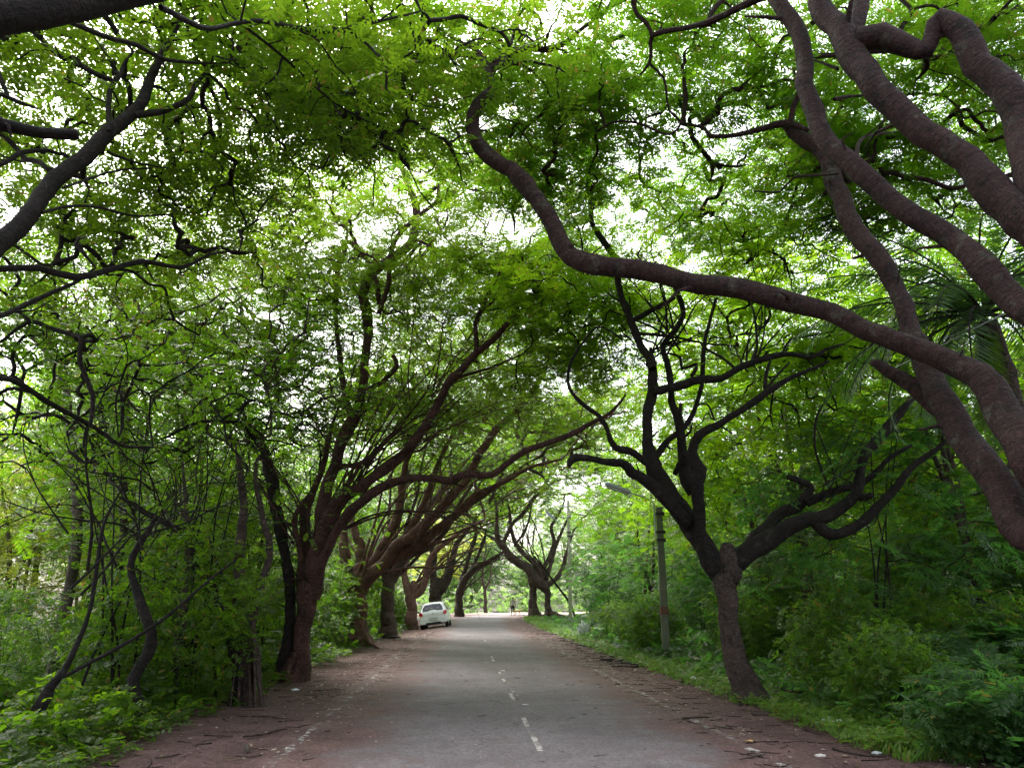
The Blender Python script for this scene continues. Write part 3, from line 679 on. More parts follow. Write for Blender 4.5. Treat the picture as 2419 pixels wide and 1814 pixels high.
def build_right_far():
    d = 70.0
    t1 = trace('b1', [(1328, 1285, 130), (1328, 1240, 84), (1330, 1150, 66), (1312, 1000, 54), (1285, 900, 46)], d + 1, d)
    t2 = trace('b1', [(1466, 1305, 90), (1462, 1240, 54), (1452, 1150, 48), (1436, 1070, 66)], d, d)
    for t in (t1, t2): t[0, 2] = float(gz(t[0, 0], t[0, 1])) - .1
    T = Tree('rain_tree', (t1[0, 0], d, float(gz(t1[0, 0], d))), 'gnarled tree on two legs on the right verge, beside the walking person', 'tree', M['bark_mauve'])
    T.wood([t1], 'trunk', .08, .3); T.wood([t2], 'trunk', .08, .2)
    for pts, d1 in (([(1440, 1070, 110), (1340, 985, 112), (1265, 895, 92), (1150, 805, 80), (1060, 700, 68), (1010, 615, 50), (1012, 450, 38), (1000, 330, 30), (960, 150, 18)], -2),
                    ([(1405, 990, 80), (1340, 860, 60), (1240, 760, 55), (1170, 660, 46), (1130, 540, 40), (1120, 400, 30), (1090, 250, 18)], 0),
                    ([(1060, 690, 44), (1130, 530, 42), (1230, 420, 40), (1330, 290, 36), (1420, 200, 30), (1480, 60, 20)], -1),
                    ([(1446, 1040, 60), (1540, 965, 50), (1590, 850, 46), (1630, 700, 34), (1680, 560, 20)], 0),
                    ([(1395, 930, 56), (1470, 790, 50), (1505, 650, 42), (1482, 540, 36), (1560, 400, 26), (1600, 300, 16)], 1),
                    ([(1425, 1020, 46), (1480, 850, 42), (1540, 650, 36), (1600, 520, 26), (1650, 400, 14)], 1),
                    ([(1160, 700, 30), (1240, 590, 28), (1290, 470, 24), (1310, 350, 16)], 1),
                    ([(850, 540, 10), (900, 590, 20), (990, 640, 26), (1050, 720, 40)], -1)):
        T.wood([trace('b1', [(x, y, w * .78) for x, y, w in pts], d, d + d1)], rough=.1, step=.3)
    t = Tubes(); roots = []
    for k in range(9):
        an = -2.6 + k * .35; r = RNG.uniform(1.2, 2.6); c = t2[0]
        ex, ey = c[0] + math.cos(an) * r, c[1] + math.sin(an) * r
        roots.append(np.array([[c[0], c[1], c[2] + .7, .14], [c[0] * .6 + ex * .4, c[1] * .6 + ey * .4, float(gz(ex, ey)) + .3, .09], [ex, ey, float(gz(ex, ey)) - .02, .05]]))
    T.wood(roots, 'surface_roots', .12)
    T.fan(P(1290, 1370, d), 8, 10, .09, -1, seed=70)
    a = cull(pads((4.5, d + 2, 13.5), (10, 6, 5), 60, 8, 77, 1.5, .28), 7.5, 20, GAPS)
    T.twigs(a, bf=.4, r_tip=.016, rmax=.08, jit=.22)
    T.crown(a, 9, FR_FAR, M['leaf_lime'], spread=.6, scale=.95)
def build_left_stems():
    def stem(name, lab, bark, polys, d, cc=None, cr=None, npd=0, lm=None, tm=None, grp=None):
        t0 = trace(*polys[0]); gx = t0[0]; bz = float(gz(gx[0], gx[1]))
        if gx[2] > bz: t0 = np.vstack([[gx[0] - .1, gx[1], bz - .1, gx[3] * 1.25], t0])
        else: t0[0, 2] = bz - .1
        T = Tree(name, (t0[0, 0], t0[0, 1], bz), lab, 'tree', M[bark], grp)
        T.wood([t0], 'trunk', .12, .2)
        if len(polys) > 1: T.wood([trace(*p) for p in polys[1:]], rough=.12)
        if npd:
            a = cull(pads(cc, cr, npd, 7, int(d * 13), .9, .3), 2.5, 5.5, GAPS)
            T.fan(t0[-3, :3], 3, 3.4, .022, random.choice((-1, 1)), seed=int(d * 7)); T.fan(t0[-2, :3], 2, 2.6, .018, random.choice((-1, 1)), seed=int(d * 5))
            T.twigs(a, bf=.35, rmax=.025, jit=.22); T.crown(a, 8, tm, M[lm], spread=.34)
        return T
    stem('forest_tree', 'pale slender trunk rising alone before the yellow-green foliage at the far left', 'bark_grey',
         [('r4', [(400, 1500, 52), (385, 1110, 46), (352, 850, 48), (338, 700, 44), (272, 550, 40), (240, 400, 38), (190, 250, 28), (150, 120, 14)], 15.5, 16),
          ('r4', [(338, 690, 30), (345, 560, 26), (350, 430, 22), (400, 340, 12)], 15.8, 16), ('r4', [(272, 550, 26), (200, 470, 24), (130, 400, 22), (60, 320, 14)], 15.9, 16),
          ('r4', [(330, 600, 26), (280, 470, 20), (250, 400, 14)], 15.8, 16)], 16, (-9.5, 17, 8.6), (3, 3, 1.6), 16, 'leaf_green', FR_MID)
    stem('forest_tree', 'thin crooked mauve trunk with a kink half way up, second from the far left', 'bark_brown',
         [('r4', [(640, 1500, 40), (640, 1250, 42), (645, 1000, 44), (650, 760, 46), (648, 620, 50), (684, 545, 44), (668, 400, 40), (655, 300, 40), (600, 180, 34), (655, 100, 24), (680, 0, 12)], 17.5, 18),
          ('r4', [(600, 190, 20), (560, 60, 14), (500, 0, 8)], 18, 18)], 18, (-7.5, 19, 9.0), (3.5, 3, 1.6), 18, 'leaf_green', FR_MID)
    stem('forest_tree', 'dark leaning trunk just left of the tall brown tree', 'bark_dark',
         [('b4', [(1690, 560, 60), (1650, 250, 56), (1610, 60, 56)], 17, 17.2), ('r4', [(1480, 1500, 56), (1440, 1280, 60), (1400, 1120, 60), (1340, 950, 48), (1230, 880, 34), (1120, 800, 24)], 17.2, 18),
          ('r4', [(1390, 1080, 36), (1300, 980, 24), (1280, 850, 18), (1200, 700, 12)], 17.4, 18)], 18, (-6.0, 18.5, 6.6), (3, 2.4, 1.6), 16, 'leaf_olive', FR_MID)
    # fig with aerial roots
    b = G(585, 1664); d = b[1]
    T = Tree('fig_tree', b, 'fig wrapped in straight hanging roots at the edge of the left verge', 'tree', M['bark_brown'])
    T.wood([trace('b4', [(1440, 1180, 100), (1435, 1050, 60), (1425, 850, 64), (1420, 700, 90)], d, d)], 'trunk', .2, .4)
    T.wood([trace('b4', [(1410, 760, 84), (1395, 600, 74), (1392, 450, 62), (1395, 300, 58), (1400, 150, 56), (1410, 0, 50), (1400, -160, 40), (1380, -300, 26)], d, d + .4),
            trace('b4', [(1440, 740, 60), (1475, 580, 48), (1510, 450, 44), (1560, 300, 44), (1560, 180, 38), (1530, 60, 34), (1500, -60, 30), (1480, -200, 22), (1520, -400, 12)], d, d + .3)], rough=.14)
    r = Tubes()
    for k in range(16):
        x0 = 1340 + k * 13.5 + random.uniform(-14, 14); d2 = d + random.uniform(-.35, .3)
        q = trace('b4', [(1430 + (x0 - 1430) * .5, 640 + random.uniform(-60, 100), 12), (x0 * .6 + 1430 * .4, 860, random.uniform(10, 34)), (x0 + random.uniform(-16, 16), 1100 + 40 * math.cos((x0 - 1345) / 60), random.uniform(16, 32))], d2, d2)
        q[-1, 2] = float(gz(q[-1, 0], q[-1, 1])) - .05
        q = catmull(q, .1); q[:, :3] -= T.base; r.add(q, rough=.12, sides=8)
    r.build('aerial_roots', M['bark_brown'], T.root)['kind'] = 'stuff'
    a = cull(pads((-5.0, d + 1.5, 5.6), (2.2, 1.6, 1.8), 14, 8, 55, .6, .35), 3.6, 8, [])
    T.twigs(a, bf=.35, rmax=.02, jit=.2); T.crown(a, 9, FR_SMALL, M['leaf_dark'], spread=.3)
    stem('forest_tree', 'crooked dark stem bending left in steps beside the fig with hanging roots', 'bark_dark',
         [('b4', [(1380, 1080, 50), (1350, 900, 42), (1330, 760, 44), (1290, 620, 46), (1240, 500, 48), (1215, 440, 48), (1140, 350, 46), (1112, 290, 46), (1110, 230, 44), (1050, 140, 40), (950, 80, 36), (850, 30, 34), (780, -20, 28), (700, -60, 14)], d - .1, d - .3),
          ('b4', [(1235, 480, 26), (1270, 350, 20), (1240, 250, 16), (1210, 150, 12)], d, d + .3)], 11, (-5.6, d + .6, 4.6), (2, 1.2, 1.0), 8, 'leaf_dark', FR_SMALL)
    stem('forest_tree', 'twisted black trunk deep in the shade of the left thicket', 'bark_dark',
         [('b4', [(850, 1320, 100), (800, 1150, 90), (770, 1000, 70), (860, 850, 66), (880, 720, 60), (800, 500, 52), (760, 330, 42), (830, 180, 36), (900, 60, 22)], 10.6, 10.8)], 11,
         (-6.8, 11.5, 5.0), (2.2, 1.6, 1.4), 14, 'leaf_dark', FR_SMALL)
    stem('forest_tree', 'straight mossy trunk in the left thicket between the twisted black one and the stepped stem', 'bark_grey',
         [('b4', [(1000, 1250, 44), (1020, 950, 46), (1045, 700, 50), (1075, 450, 44), (1090, 200, 34), (1080, 0, 26), (1060, -250, 16)], 12.4, 12.8)], 12, (-6.6, 13.5, 7.0), (2.4, 1.8, 1.6), 16, 'leaf_olive', FR_OLIVE)
    stem('forest_tree', 'leaning black stem at the lower left of the thicket', 'bark_dark',
         [('b4', [(200, 1240, 84), (300, 1030, 52), (380, 930, 40), (450, 780, 30), (520, 600, 24), (560, 350, 24), (600, 100, 18), (700, -100, 12)], 9.2, 9.6)], 9.5, (-6.6, 10.2, 4.4), (1.8, 1.4, 1.2), 12, 'leaf_dark', FR_SMALL)
    p = Tubes(); q = trace('b4', [(330, 1000, 26), (870, 700, 22), (1200, 430, 17), (1380, 290, 12)], 10.2, 10.8); q[0, 2] = max(q[0, 2], .1)
    q = catmull(q); bb = q[0, :3].copy(); bb[2] = 0; q[:, :3] -= bb; p.add(q, rough=.1)
    o = p.build('fallen_branch', M['bark_dark']); o.location = bb; tag(o, 'straight dead branch slanting up to the right through the left thicket', 'branch')

build_A(); build_B(); build_C(); build_NL(); build_left_row(); build_right_far(); build_left_stems()

# ------------------------------------------------------------------ palm
def build_palm():
    hub = P(2325, 745, 9.4); base = np.array([hub[0] + .15, hub[1] + .2, float(gz(hub[0], hub[1]))])
    root = empty('date_palm', tuple(base), 'date palm behind the thick right limbs, feather fronds drooping against the light', 'palm')
    t = Tubes(); q = np.array([[.25, 0, -.1, .2], [.22, 0, 1.2, .14], [.1, -.1, (hub - base)[2] * .7, .13], [*(hub - base - np.array([0, 0, .1])), .15]])
    t.add(catmull(q, .1), rough=.16); t.build('trunk', M['bark_brown'], root)
    tg = [(-1, 330, .9), (1, 100, 1)]
    h = hub - base
    def fr(az, el, L, sagk, name='frond', mat='leaf_palm', hang=0):
        n = 26; V = []; pts = []
        p = h.copy(); a = el
        st = L / n; dirh = np.array([math.cos(az), math.sin(az)])
        for i in range(n + 1):
            pts.append([*p, .018 * (1 - i / n) + .004])
            p = p + np.array([dirh[0] * math.cos(a), dirh[1] * math.cos(a), math.sin(a)]) * st
            a -= sagk / n * (1 + .8 * i / n)
        pts = np.array(pts)
        T = np.gradient(pts[:, :3], axis=0); T /= np.linalg.norm(T, axis=1)[:, None]
        side = np.array([-dirh[1], dirh[0], 0])
        for j in range(3 * n):
            t_ = .1 + .9 * j / (3 * n); f = t_ * n; i = min(int(f), n - 1); b = pts[i, :3] * (1 - f + i) + pts[i + 1, :3] * (f - i)
            ll = .42 * math.sin(PI * (.12 + .8 * t_)) ** .7 * random.uniform(.85, 1.1)
            up = np.cross(T[i], side)
            for sg in (-1, 1):
                dv = side * sg * .8 + T[i] * .62 + up * random.uniform(-.35, .1) + np.array([0, 0, -.25]); dv /= np.linalg.norm(dv)
                w = T[i] * .011
                tip = b + dv * ll; m_ = b + dv * ll * .4
                V += [b, m_ + w, tip, m_ - w]
        tb = Tubes(); tb.add(pts, sides=5, cap=False); st_ = tb.build('rachis', M['bark_dark'])
        o = quads_obj(name, np.array(V), M[mat], root); st_.parent = o
    for k in range(26):
        az = k * 2.399; el = 1.25 - k * .055 + random.uniform(-.08, .08)
        fr(az, el, random.uniform(1.9, 2.6), 1.1 + .02 * k)
    for az, el, L, s in ((PI * .98, .35, 2.7, .8), (PI * 1.05, .0, 2.6, .9), (PI * .9, .8, 2.6, .9), (PI * 1.15, -.35, 2.3, .7), (PI * .8, .2, 2.5, 1.0), (PI * .95, 1.15, 2.5, .9), (PI * 1.25, .3, 2.3, .9)):
        fr(az, el, L, s)
    for k in range(3): fr(PI * (.9 + .12 * k), -1.3, 1.5, .2, 'dead_frond', 'leaf_dark')
build_palm()

# ------------------------------------------------------------------ templates: saplings, bushes, forest trees
def sapling(name, h, stems, lean, ncl, per, tm, mat, bark, spread, label, group, zmin=.25, cat='shrub', sc=1., rs=.02, wide=.45):
    root = empty(name, (0, 0, 0), label, cat, group)
    t = Tubes(); sk = []
    for _ in range(stems):
        az = RNG.uniform(0, 6.28); l = RNG.uniform(.2, 1) * lean; hh = h * RNG.uniform(.7, 1)
        b = RNG.normal(0, .12 * max(1, stems / 4), 2)
        pts = []
        for k in range(5):
            q = k / 4; pts.append([b[0] + math.cos(az) * l * q ** 1.5 + RNG.normal(0, .05 * h * q * .4), b[1] + math.sin(az) * l * q ** 1.5 + RNG.normal(0, .05 * h * q * .4), -.1 + (hh * .92 + .1) * q, rs * h / 4 * (1.1 - q * .8)])
        c = catmull(np.array(pts), .25); sk.append(c); t.add(c, rough=.06, cap=False)
    sk = np.vstack(sk); sk = sk[sk[:, 2] > h * .1]
    v = RNG.normal(0, 1, (ncl, 3)); v /= np.linalg.norm(v, axis=1)[:, None]; v *= RNG.uniform(.2, 1, (ncl, 1)) ** .4
    a = np.array([0, 0, h * (zmin + (1 - zmin) / 2)]) + v * np.array([h * wide, h * wide, h * (1 - zmin) / 2])
    a[:, 2] = np.maximum(a[:, 2], .12)
    for c in grow(sk, a, bf=.4, r_tip=.0035 * max(1, h / 4), rmax=rs * h / 5, jit=.15): t.add(c, cap=False)
    t.build('stems' if stems > 1 else 'trunk', bark, root)
    quads_obj('crown', foliage(a, per, tm, spread=spread, scale=sc, flat=.6, tilt=.35), mat, root)
    return root
LBL = {
 'fr': 'slender feathery sapling in the green thicket right of the road', 'fl': 'slender feathery sapling in the shaded thicket left of the road',
 'br': 'small-leaved bush low in the thicket right of the road', 'bl': 'small-leaved dark bush low in the thicket left of the road',
 'tr': 'thin-trunked tree in the forest right of the road', 'tl': 'thin-trunked tree in the forest left of the road', 'te': 'pale distant tree closing the view at the end of the road'}
GRP = {'fr': 'feathery saplings of the right thicket', 'fl': 'feathery saplings of the left thicket', 'br': 'bushes of the right thicket', 'bl': 'bushes of the left thicket',
       'tr': 'forest trees behind the right thicket', 'tl': 'forest trees behind the left thicket', 'te': 'trees beyond the end of the road'}
TPL = {}
TPL['fr'] = [sapling('sapling', 4.0 + .5 * k, 4, 1.1, 75, 7, FR_FERN, M['leaf_teal'], M['bark_dark'], .24, LBL['fr'], GRP['fr'], .12, 'sapling') for k in range(3)]
TPL['br'] = [sapling('bush', 1.9 + .3 * k, 8, .6, 150, 9, FR_SMALL, M['leaf_bush'], M['bark_grey'], .2, LBL['br'], GRP['br'], .03, 'bush', rs=.014, wide=.5) for k in range(2)]
TPL['fl'] = [sapling('sapling', 4.2 + .5 * k, 5, 1.0, 70, 8, FR_NEAR if k else FR_FERN, M['leaf_lime' if k else 'leaf_green'], M['bark_dark'], .24, LBL['fl'], GRP['fl'], .1, 'sapling') for k in range(2)]
TPL['bl'] = [sapling('bush', 2.7 + .5 * k, 9, .9, 200, 9, FR_SMALL, M['leaf_bush' if k else 'leaf_dark'], M['bark_dark'], .2, LBL['bl'], GRP['bl'], .03, 'bush', rs=.014, wide=.5) for k in range(2)]
TPL['tr'] = [sapling('forest_tree', 11, 3, 2.0, 240, 8, FR_MID, M['leaf_lime' if k else 'leaf_green'], M['bark_brown'], .5, LBL['tr'], GRP['tr'], .2, 'tree', 1.25, .035, .36) for k in range(2)]
TPL['tl'] = [sapling('forest_tree', 11, 3, 2.0, 230, 8, FR_MID, M['leaf_lime' if k else 'leaf_green'], M['bark_grey'], .5, LBL['tl'], GRP['tl'], .25, 'tree', 1.25, .035, .36) for k in range(2)]
TPL['bare_l'] = [sapling('bare_sapling', 4.6 + k, 6, 1.6, 60, 2, FR_SMALL, M['leaf_dark'], M['bark_dark'], .2, 'thin dark stems almost bare of leaves in the left thicket', 'bare stems in the left thicket', .3, 'sapling', rs=.017) for k in range(3)]
TPL['bare_r'] = [sapling('bare_sapling', 3.6 + k, 5, 1.5, 50, 2, FR_SMALL, M['leaf_bush'], M['bark_brown'], .2, 'thin brown stems almost bare of leaves in the right thicket', 'bare stems in the right thicket', .3, 'sapling', rs=.016) for k in range(2)]
TPL['te'] = [sapling('distant_tree', 12, 4, 2.0, 300, 7, FR_FAR, M['leaf_hazed'], M['bark_grey'], .6, LBL['te'], GRP['te'], .02, 'tree', 1.2, .035, .42)]
USED = set()
def place(kind, x, y, s=1.0, sz=1.0, label=None, k=None):
    k = random.randrange(len(TPL[kind])) if k is None else k
    T = TPL[kind][k]; loc = (x, y, float(gz(x, y)))
    if id(T) not in USED and (kind, k) not in USED:
        USED.add((kind, k)); T.location = loc; T.rotation_euler = (0, 0, random.uniform(0, 6.28)); T.scale = (s, s, s * sz)
        if label: T['label'] = label
        return T
    return copy_thing(T, loc, random.uniform(0, 6.28), s, label, None, sz)
def spread_pts(n, fx, fy, mind, ok, tries=4000):
    pts = []
    for _ in range(tries):
        if len(pts) >= n: break
        x, y = fx(), fy(); y = float(y)
        if not ok(x, y): continue
        if all((x - a) ** 2 + (y - b) ** 2 > (mind * (1 + y / 60)) ** 2 for a, b in pts): pts.append((x, y))
    return pts
def off(x, y): return x - float(cx(y))
# right thicket
def inview(x, y): return abs(x) < y * .72 + 3.5
okr = lambda x, y: off(x, y) > (5.6 if y > 14 else 5.9) + (2.2 if y > 40 else 0) and inview(x, y) and not (y < 14.5 and x / y < .50) and not (y < 27 and x / y < .27)
for x, y in spread_pts(34, lambda: random.uniform(3, 22), lambda: 9.5 + 60 * random.random() ** 1.5, 1.5, okr): place('fr', x, y, random.uniform(.75, 1.15) * (.65 if y < 12 else 1))
okb = lambda x, y: off(x, y) > 4.9 + (2.6 if y > 42 else 0) and inview(x, y) and not (y < 13.5 and x / y < .46) and not (15 < y < 23 and x / y < .26)
for x, y in spread_pts(38, lambda: random.uniform(2.5, 14), lambda: 9 + 58 * random.random() ** 1.4, 1.2, okb): place('br', x, y, random.uniform(.6, 1.2) * (.6 if y < 12 else 1))
for x, y in spread_pts(48, lambda: random.uniform(7, 40), lambda: 17 + 80 * random.random() ** 1.2, 3.2, lambda x, y: off(x, y) > 8 and inview(x, y) and not (y > 60 and off(x, y) < 12) and not (y > 78 and x < 24)): place('tr', x, y, random.uniform(.8, 1.25))
# left thicket
okl = lambda x, y: off(x, y) < -6.0 - (1.0 if 42 < y < 60 else 0) and inview(x, y) and not (x / y < -.47)
for x, y in spread_pts(34, lambda: -random.uniform(5, 20), lambda: 9.5 + 55 * random.random() ** 1.5, 1.35, okl): place('fl', x, y, random.uniform(.7, 1.1))
for x, y in spread_pts(50, lambda: -random.uniform(4.2, 15), lambda: 8.2 + 55 * random.random() ** 1.5, 1.05, lambda x, y: off(x, y) < -5.15 - (1.4 if 42 < y < 60 else 0) and inview(x, y)): place('bl', x, y, random.uniform(.6, 1.1) * (.6 if y < 10 or x / y < -.47 else 1))
for x, y in spread_pts(40, lambda: -random.uniform(8, 38), lambda: 15 + 80 * random.random() ** 1.2, 3.4, lambda x, y: off(x, y) < -8 and inview(x, y) and not (x / y < -.48 and y < 34) and not (y > 76 and x > -30)): place('tl', x, y, random.uniform(.8, 1.2))
for x, y in spread_pts(15, lambda: -random.uniform(4.8, 12), lambda: 9 + 22 * random.random() ** 1.7, 1.2, lambda x, y: off(x, y) < -5.2 and inview(x, y) and x / y > -.56): place('bare_l', x, y, random.uniform(.7, 1.2))
for x, y in spread_pts(9, lambda: random.uniform(4, 14), lambda: 12 + 26 * random.random() ** 1.5, 1.4, lambda x, y: off(x, y) > 5.6 and inview(x, y) and not (y < 27 and x / y < .27)): place('bare_r', x, y, random.uniform(.7, 1.2))
# yellow-green trees at the far left, sunlight put into their leaf colour
ty = sapling('forest_tree', 8, 5, 2.0, 230, 9, FR_MID, M['leaf_sunlit'], M['bark_grey'], .5, 'sunlit yellow-green tree glowing behind the pale trunk at the left edge', 'sunlit yellow-green trees at the left', .02, 'tree', 1.2, .03, .5)
p0 = P(60, 1300, 30); ty.location = (p0[0], 30, -.2); ty.scale = (1.15, 1.15, 1.15)
copy_thing(ty, (p0[0] + 4.5, 36, -.2), 2, .95, 'second sunlit yellow-green tree, partly behind the crooked mauve trunk')
copy_thing(ty, (p0[0] - 5, 35, -.2), 4, 1.0, 'rounded sunlit yellow-green tree cut by the left edge of the view')
# end of road
for x, y in spread_pts(30, lambda: random.uniform(-40, 50), lambda: random.uniform(113, 124), 3.0, lambda x, y: abs(x) < y * .6): place('te', x, y, random.uniform(.7, 1.0))
for x, y in spread_pts(30, lambda: random.uniform(-50, 60), lambda: random.uniform(128, 150), 3.6, lambda x, y: abs(x) < y * .6): place('te', x, y, random.uniform(1.3, 2.0))

# ------------------------------------------------------------------ ground sheets
def strip(name, offs, ys, dz, mat, zf=None):
    X = np.array([[cx(y) + o for o in offs] for y in ys]); Y = np.repeat(np.array(ys)[:, None], len(offs), 1)
    Z = gz(X, Y) + (dz if np.isscalar(dz) else np.array(dz)[None, :])
    n, m = X.shape; V = np.stack([X, Y, Z], -1).reshape(-1, 3)
    i = np.arange(n * m).reshape(n, m)
    q = np.stack([i[:-1, :-1], i[:-1, 1:], i[1:, 1:], i[1:, :-1]], -1).reshape(-1)
    O = np.repeat(np.array(offs)[None], n, 0).reshape(-1); A = Y.reshape(-1)
    uv = np.stack([O[q], A[q]], -1)
    return mesh_np(name, V, 4, q, mat, None, uv, True)
YS = list(np.arange(-12, 30, .5)) + list(np.arange(30, 120, 1.0)) + list(np.arange(120, 200, 4.0))
RO = [-3.0, -2.6, -2, -1.2, -.4, .4, 1.2, 2, 2.4, 2.8]
LO = [-5.6, -5, -4.4, -3.8, -3.4, -3.0]; RR = [2.8, 3.2, 3.6, 4.0, 4.4]
GO = [-260, -120, -60, -40, -30, -24, -19, -15, -12, -10, -8.5, -7.2, -6.2] + LO + RO[1:-1] + RR + [5, 6, 7, 8.5, 10, 12, 15, 19, 24, 30, 40, 60, 120, 260]

def ground_mats():
    # forest floor
    m, nt = new_mat('forest_floor'); g = N(nt, 'ShaderNodeNewGeometry'); p = g.outputs['Position']
    a = noise(nt, p, 1.2, 6); b = noise(nt, p, 22, 5, .7)
    col = mixc(nt, ramp(nt, a, [(.4, (0, 0, 0)), (.6, (1, 1, 1))]), (.045, .028, .02), (.03, .038, .016))
    col = mixc(nt, ramp(nt, b, [(.5, (0, 0, 0)), (.7, (1, 1, 1))]), col, (.11, .075, .05))
    out(nt, bsdf(nt, col, .9, b, .6, .05)); M['floor'] = m
    # dirt verge
    m, nt = new_mat('dirt_verge'); g = N(nt, 'ShaderNodeNewGeometry'); p = g.outputs['Position']
    M['verge'] = m; dirt_col, dh = dirt(nt, p)
    out(nt, bsdf(nt, dirt_col, .9, dh, .6, .03))
    # asphalt fading into dirt at its edges
    m, nt = new_mat('asphalt'); g = N(nt, 'ShaderNodeNewGeometry'); p = g.outputs['Position']
    uv = N(nt, 'ShaderNodeUVMap'); sx = N(nt, 'ShaderNodeSeparateXYZ'); nt.links.new(uv.outputs[0], sx.inputs[0])
    fine = noise(nt, p, 16, 9, 1.0); med = noise(nt, p, 3.2, 5, .6); big = noise(nt, p, .55, 4)
    vor = N(nt, 'ShaderNodeTexVoronoi'); vor.inputs['Scale'].default_value = 38; nt.links.new(p, vor.inputs['Vector'])
    a = mixc(nt, ramp(nt, fine, [(.40, (0, 0, 0)), (.60, (1, 1, 1))]), (.045, .038, .042), (.29, .25, .275))
    a = mixc(nt, ramp(nt, vor.outputs['Distance'], [(.0, (1, 1, 1)), (.22, (0, 0, 0))]), a, (.46, .39, .44))
    a = mixc(nt, math_(nt, 'MULTIPLY', ramp(nt, med, [(.42, (0, 0, 0)), (.66, (1, 1, 1))]), .45), a, (.10, .07, .075))
    a = mixc(nt, math_(nt, 'MULTIPLY', ramp(nt, big, [(.4, (0, 0, 0)), (.62, (1, 1, 1))]), .4), a, (.06, .048, .054))
    # cracks / old seam wandering along the middle
    mp = N(nt, 'ShaderNodeMapping'); mp.inputs['Scale'].default_value = (.9, .35, .9); nt.links.new(p, mp.inputs[0])
    v2 = N(nt, 'ShaderNodeTexVoronoi', feature='DISTANCE_TO_EDGE'); v2.inputs['Scale'].default_value = .8
    wn = N(nt, 'ShaderNodeTexNoise'); wn.inputs['Scale'].default_value = 2.5; nt.links.new(p, wn.inputs['Vector'])
    wm = N(nt, 'ShaderNodeVectorMath', operation='MULTIPLY_ADD'); nt.links.new(wn.outputs['Color'], wm.inputs[0]); wm.inputs[1].default_value = (.5, .5, 0); nt.links.new(mp.outputs[0], wm.inputs[2])
    nt.links.new(wm.outputs[0], v2.inputs['Vector'])
    crack = ramp(nt, v2.outputs['Distance'], [(.0, (1, 1, 1)), (.012, (0, 0, 0))])
    crack = math_(nt, 'MULTIPLY', crack, ramp(nt, noise(nt, p, .7, 2), [(.5, (0, 0, 0)), (.6, (.7, .7, .7))]))
    a = mixc(nt, crack, a, (.035, .03, .03))
    dc, dh = dirt(nt, p)
    edge = math_(nt, 'ABSOLUTE', math_(nt, 'ADD', sx.outputs[0], .12))
    n1 = noise(nt, p, .8, 6, .7)
    f = math_(nt, 'ADD', math_(nt, 'MULTIPLY', edge, .55), math_(nt, 'MULTIPLY', n1, 1.4))
    f = ramp(nt, math_(nt, 'SUBTRACT', f, 1.0), [(.42, (0, 0, 0)), (.86, (1, 1, 1))])
    lit = ramp(nt, noise(nt, p, 9, 8, .8), [(.60, (0, 0, 0)), (.68, (.35, .35, .35))])
    f2 = math_(nt, 'MAXIMUM', f, math_(nt, 'MULTIPLY', lit, ramp(nt, math_(nt, 'MULTIPLY', edge, .4), [(.1, (.12, .12, .12)), (.8, (1, 1, 1))])))
    col = mixc(nt, f2, a, dc)
    out(nt, bsdf(nt, col, .82, math_(nt, 'ADD', fine, math_(nt, 'MULTIPLY', crack, -1)), .35, .012, spec=.35)); M['road'] = m
def dirt(nt, p):
    a = noise(nt, p, 1.6, 6, .65); b = noise(nt, p, 26, 6, .85); c = noise(nt, p, 8, 8, .85)
    col = mixc(nt, ramp(nt, a, [(.38, (0, 0, 0)), (.64, (1, 1, 1))]), (.07, .033, .034), (.135, .072, .072))
    col = mixc(nt, ramp(nt, c, [(.52, (0, 0, 0)), (.6, (.8, .8, .8))]), col, (.05, .03, .028))
    col = mixc(nt, ramp(nt, b, [(.55, (0, 0, 0)), (.64, (.9, .9, .9))]), col, (.36, .25, .21))
    return col, math_(nt, 'ADD', b, c)
ground_mats()
dzg = [(-.05 if -5.5 < o < 4.3 else 0.0) for o in GO]
tag(strip('ground', GO, YS, dzg, M['floor']), None, None, None, 'structure')
tag(strip('road', RO, YS, 0.004, M['road']), None, None, None, 'structure')
m_, nt_ = new_mat('sunlit_sandy_ground'); g_ = N(nt_, 'ShaderNodeNewGeometry')
out(nt_, bsdf(nt_, mixc(nt_, noise(nt_, g_.outputs['Position'], 1.5, 5), (.34, .27, .22), (.5, .42, .36)), .9)); M['sunlit_dirt'] = m_  # pale sandy dirt with the clearing's sunlight put into its colour
SX = np.linspace(-26, 14, 41); SY = [84.5, 86, 88, 90, 92, 94, 96, 98, 100, 102]
VX = np.array([[x, y + .8 * math.sin(x * .5), 0] for y in SY for x in SX]); VX[:, 2] = gz(VX[:, 0], VX[:, 1]) + .03
ii = np.arange(len(VX)).reshape(len(SY), 41)
tag(mesh_np('path', VX, 4, np.stack([ii[:-1, :-1], ii[:-1, 1:], ii[1:, 1:], ii[1:, :-1]], -1).reshape(-1), M['sunlit_dirt'], smooth=True), None, None, None, 'structure')
lz = [-.02, 0, .002, .002, .003, .004]
tag(strip('verge_left', LO, YS, lz, M['verge']), None, None, None, 'structure')
tag(strip('verge_right', RR, YS, [.004, .003, .002, 0, -.02], M['verge']), None, None, None, 'structure')

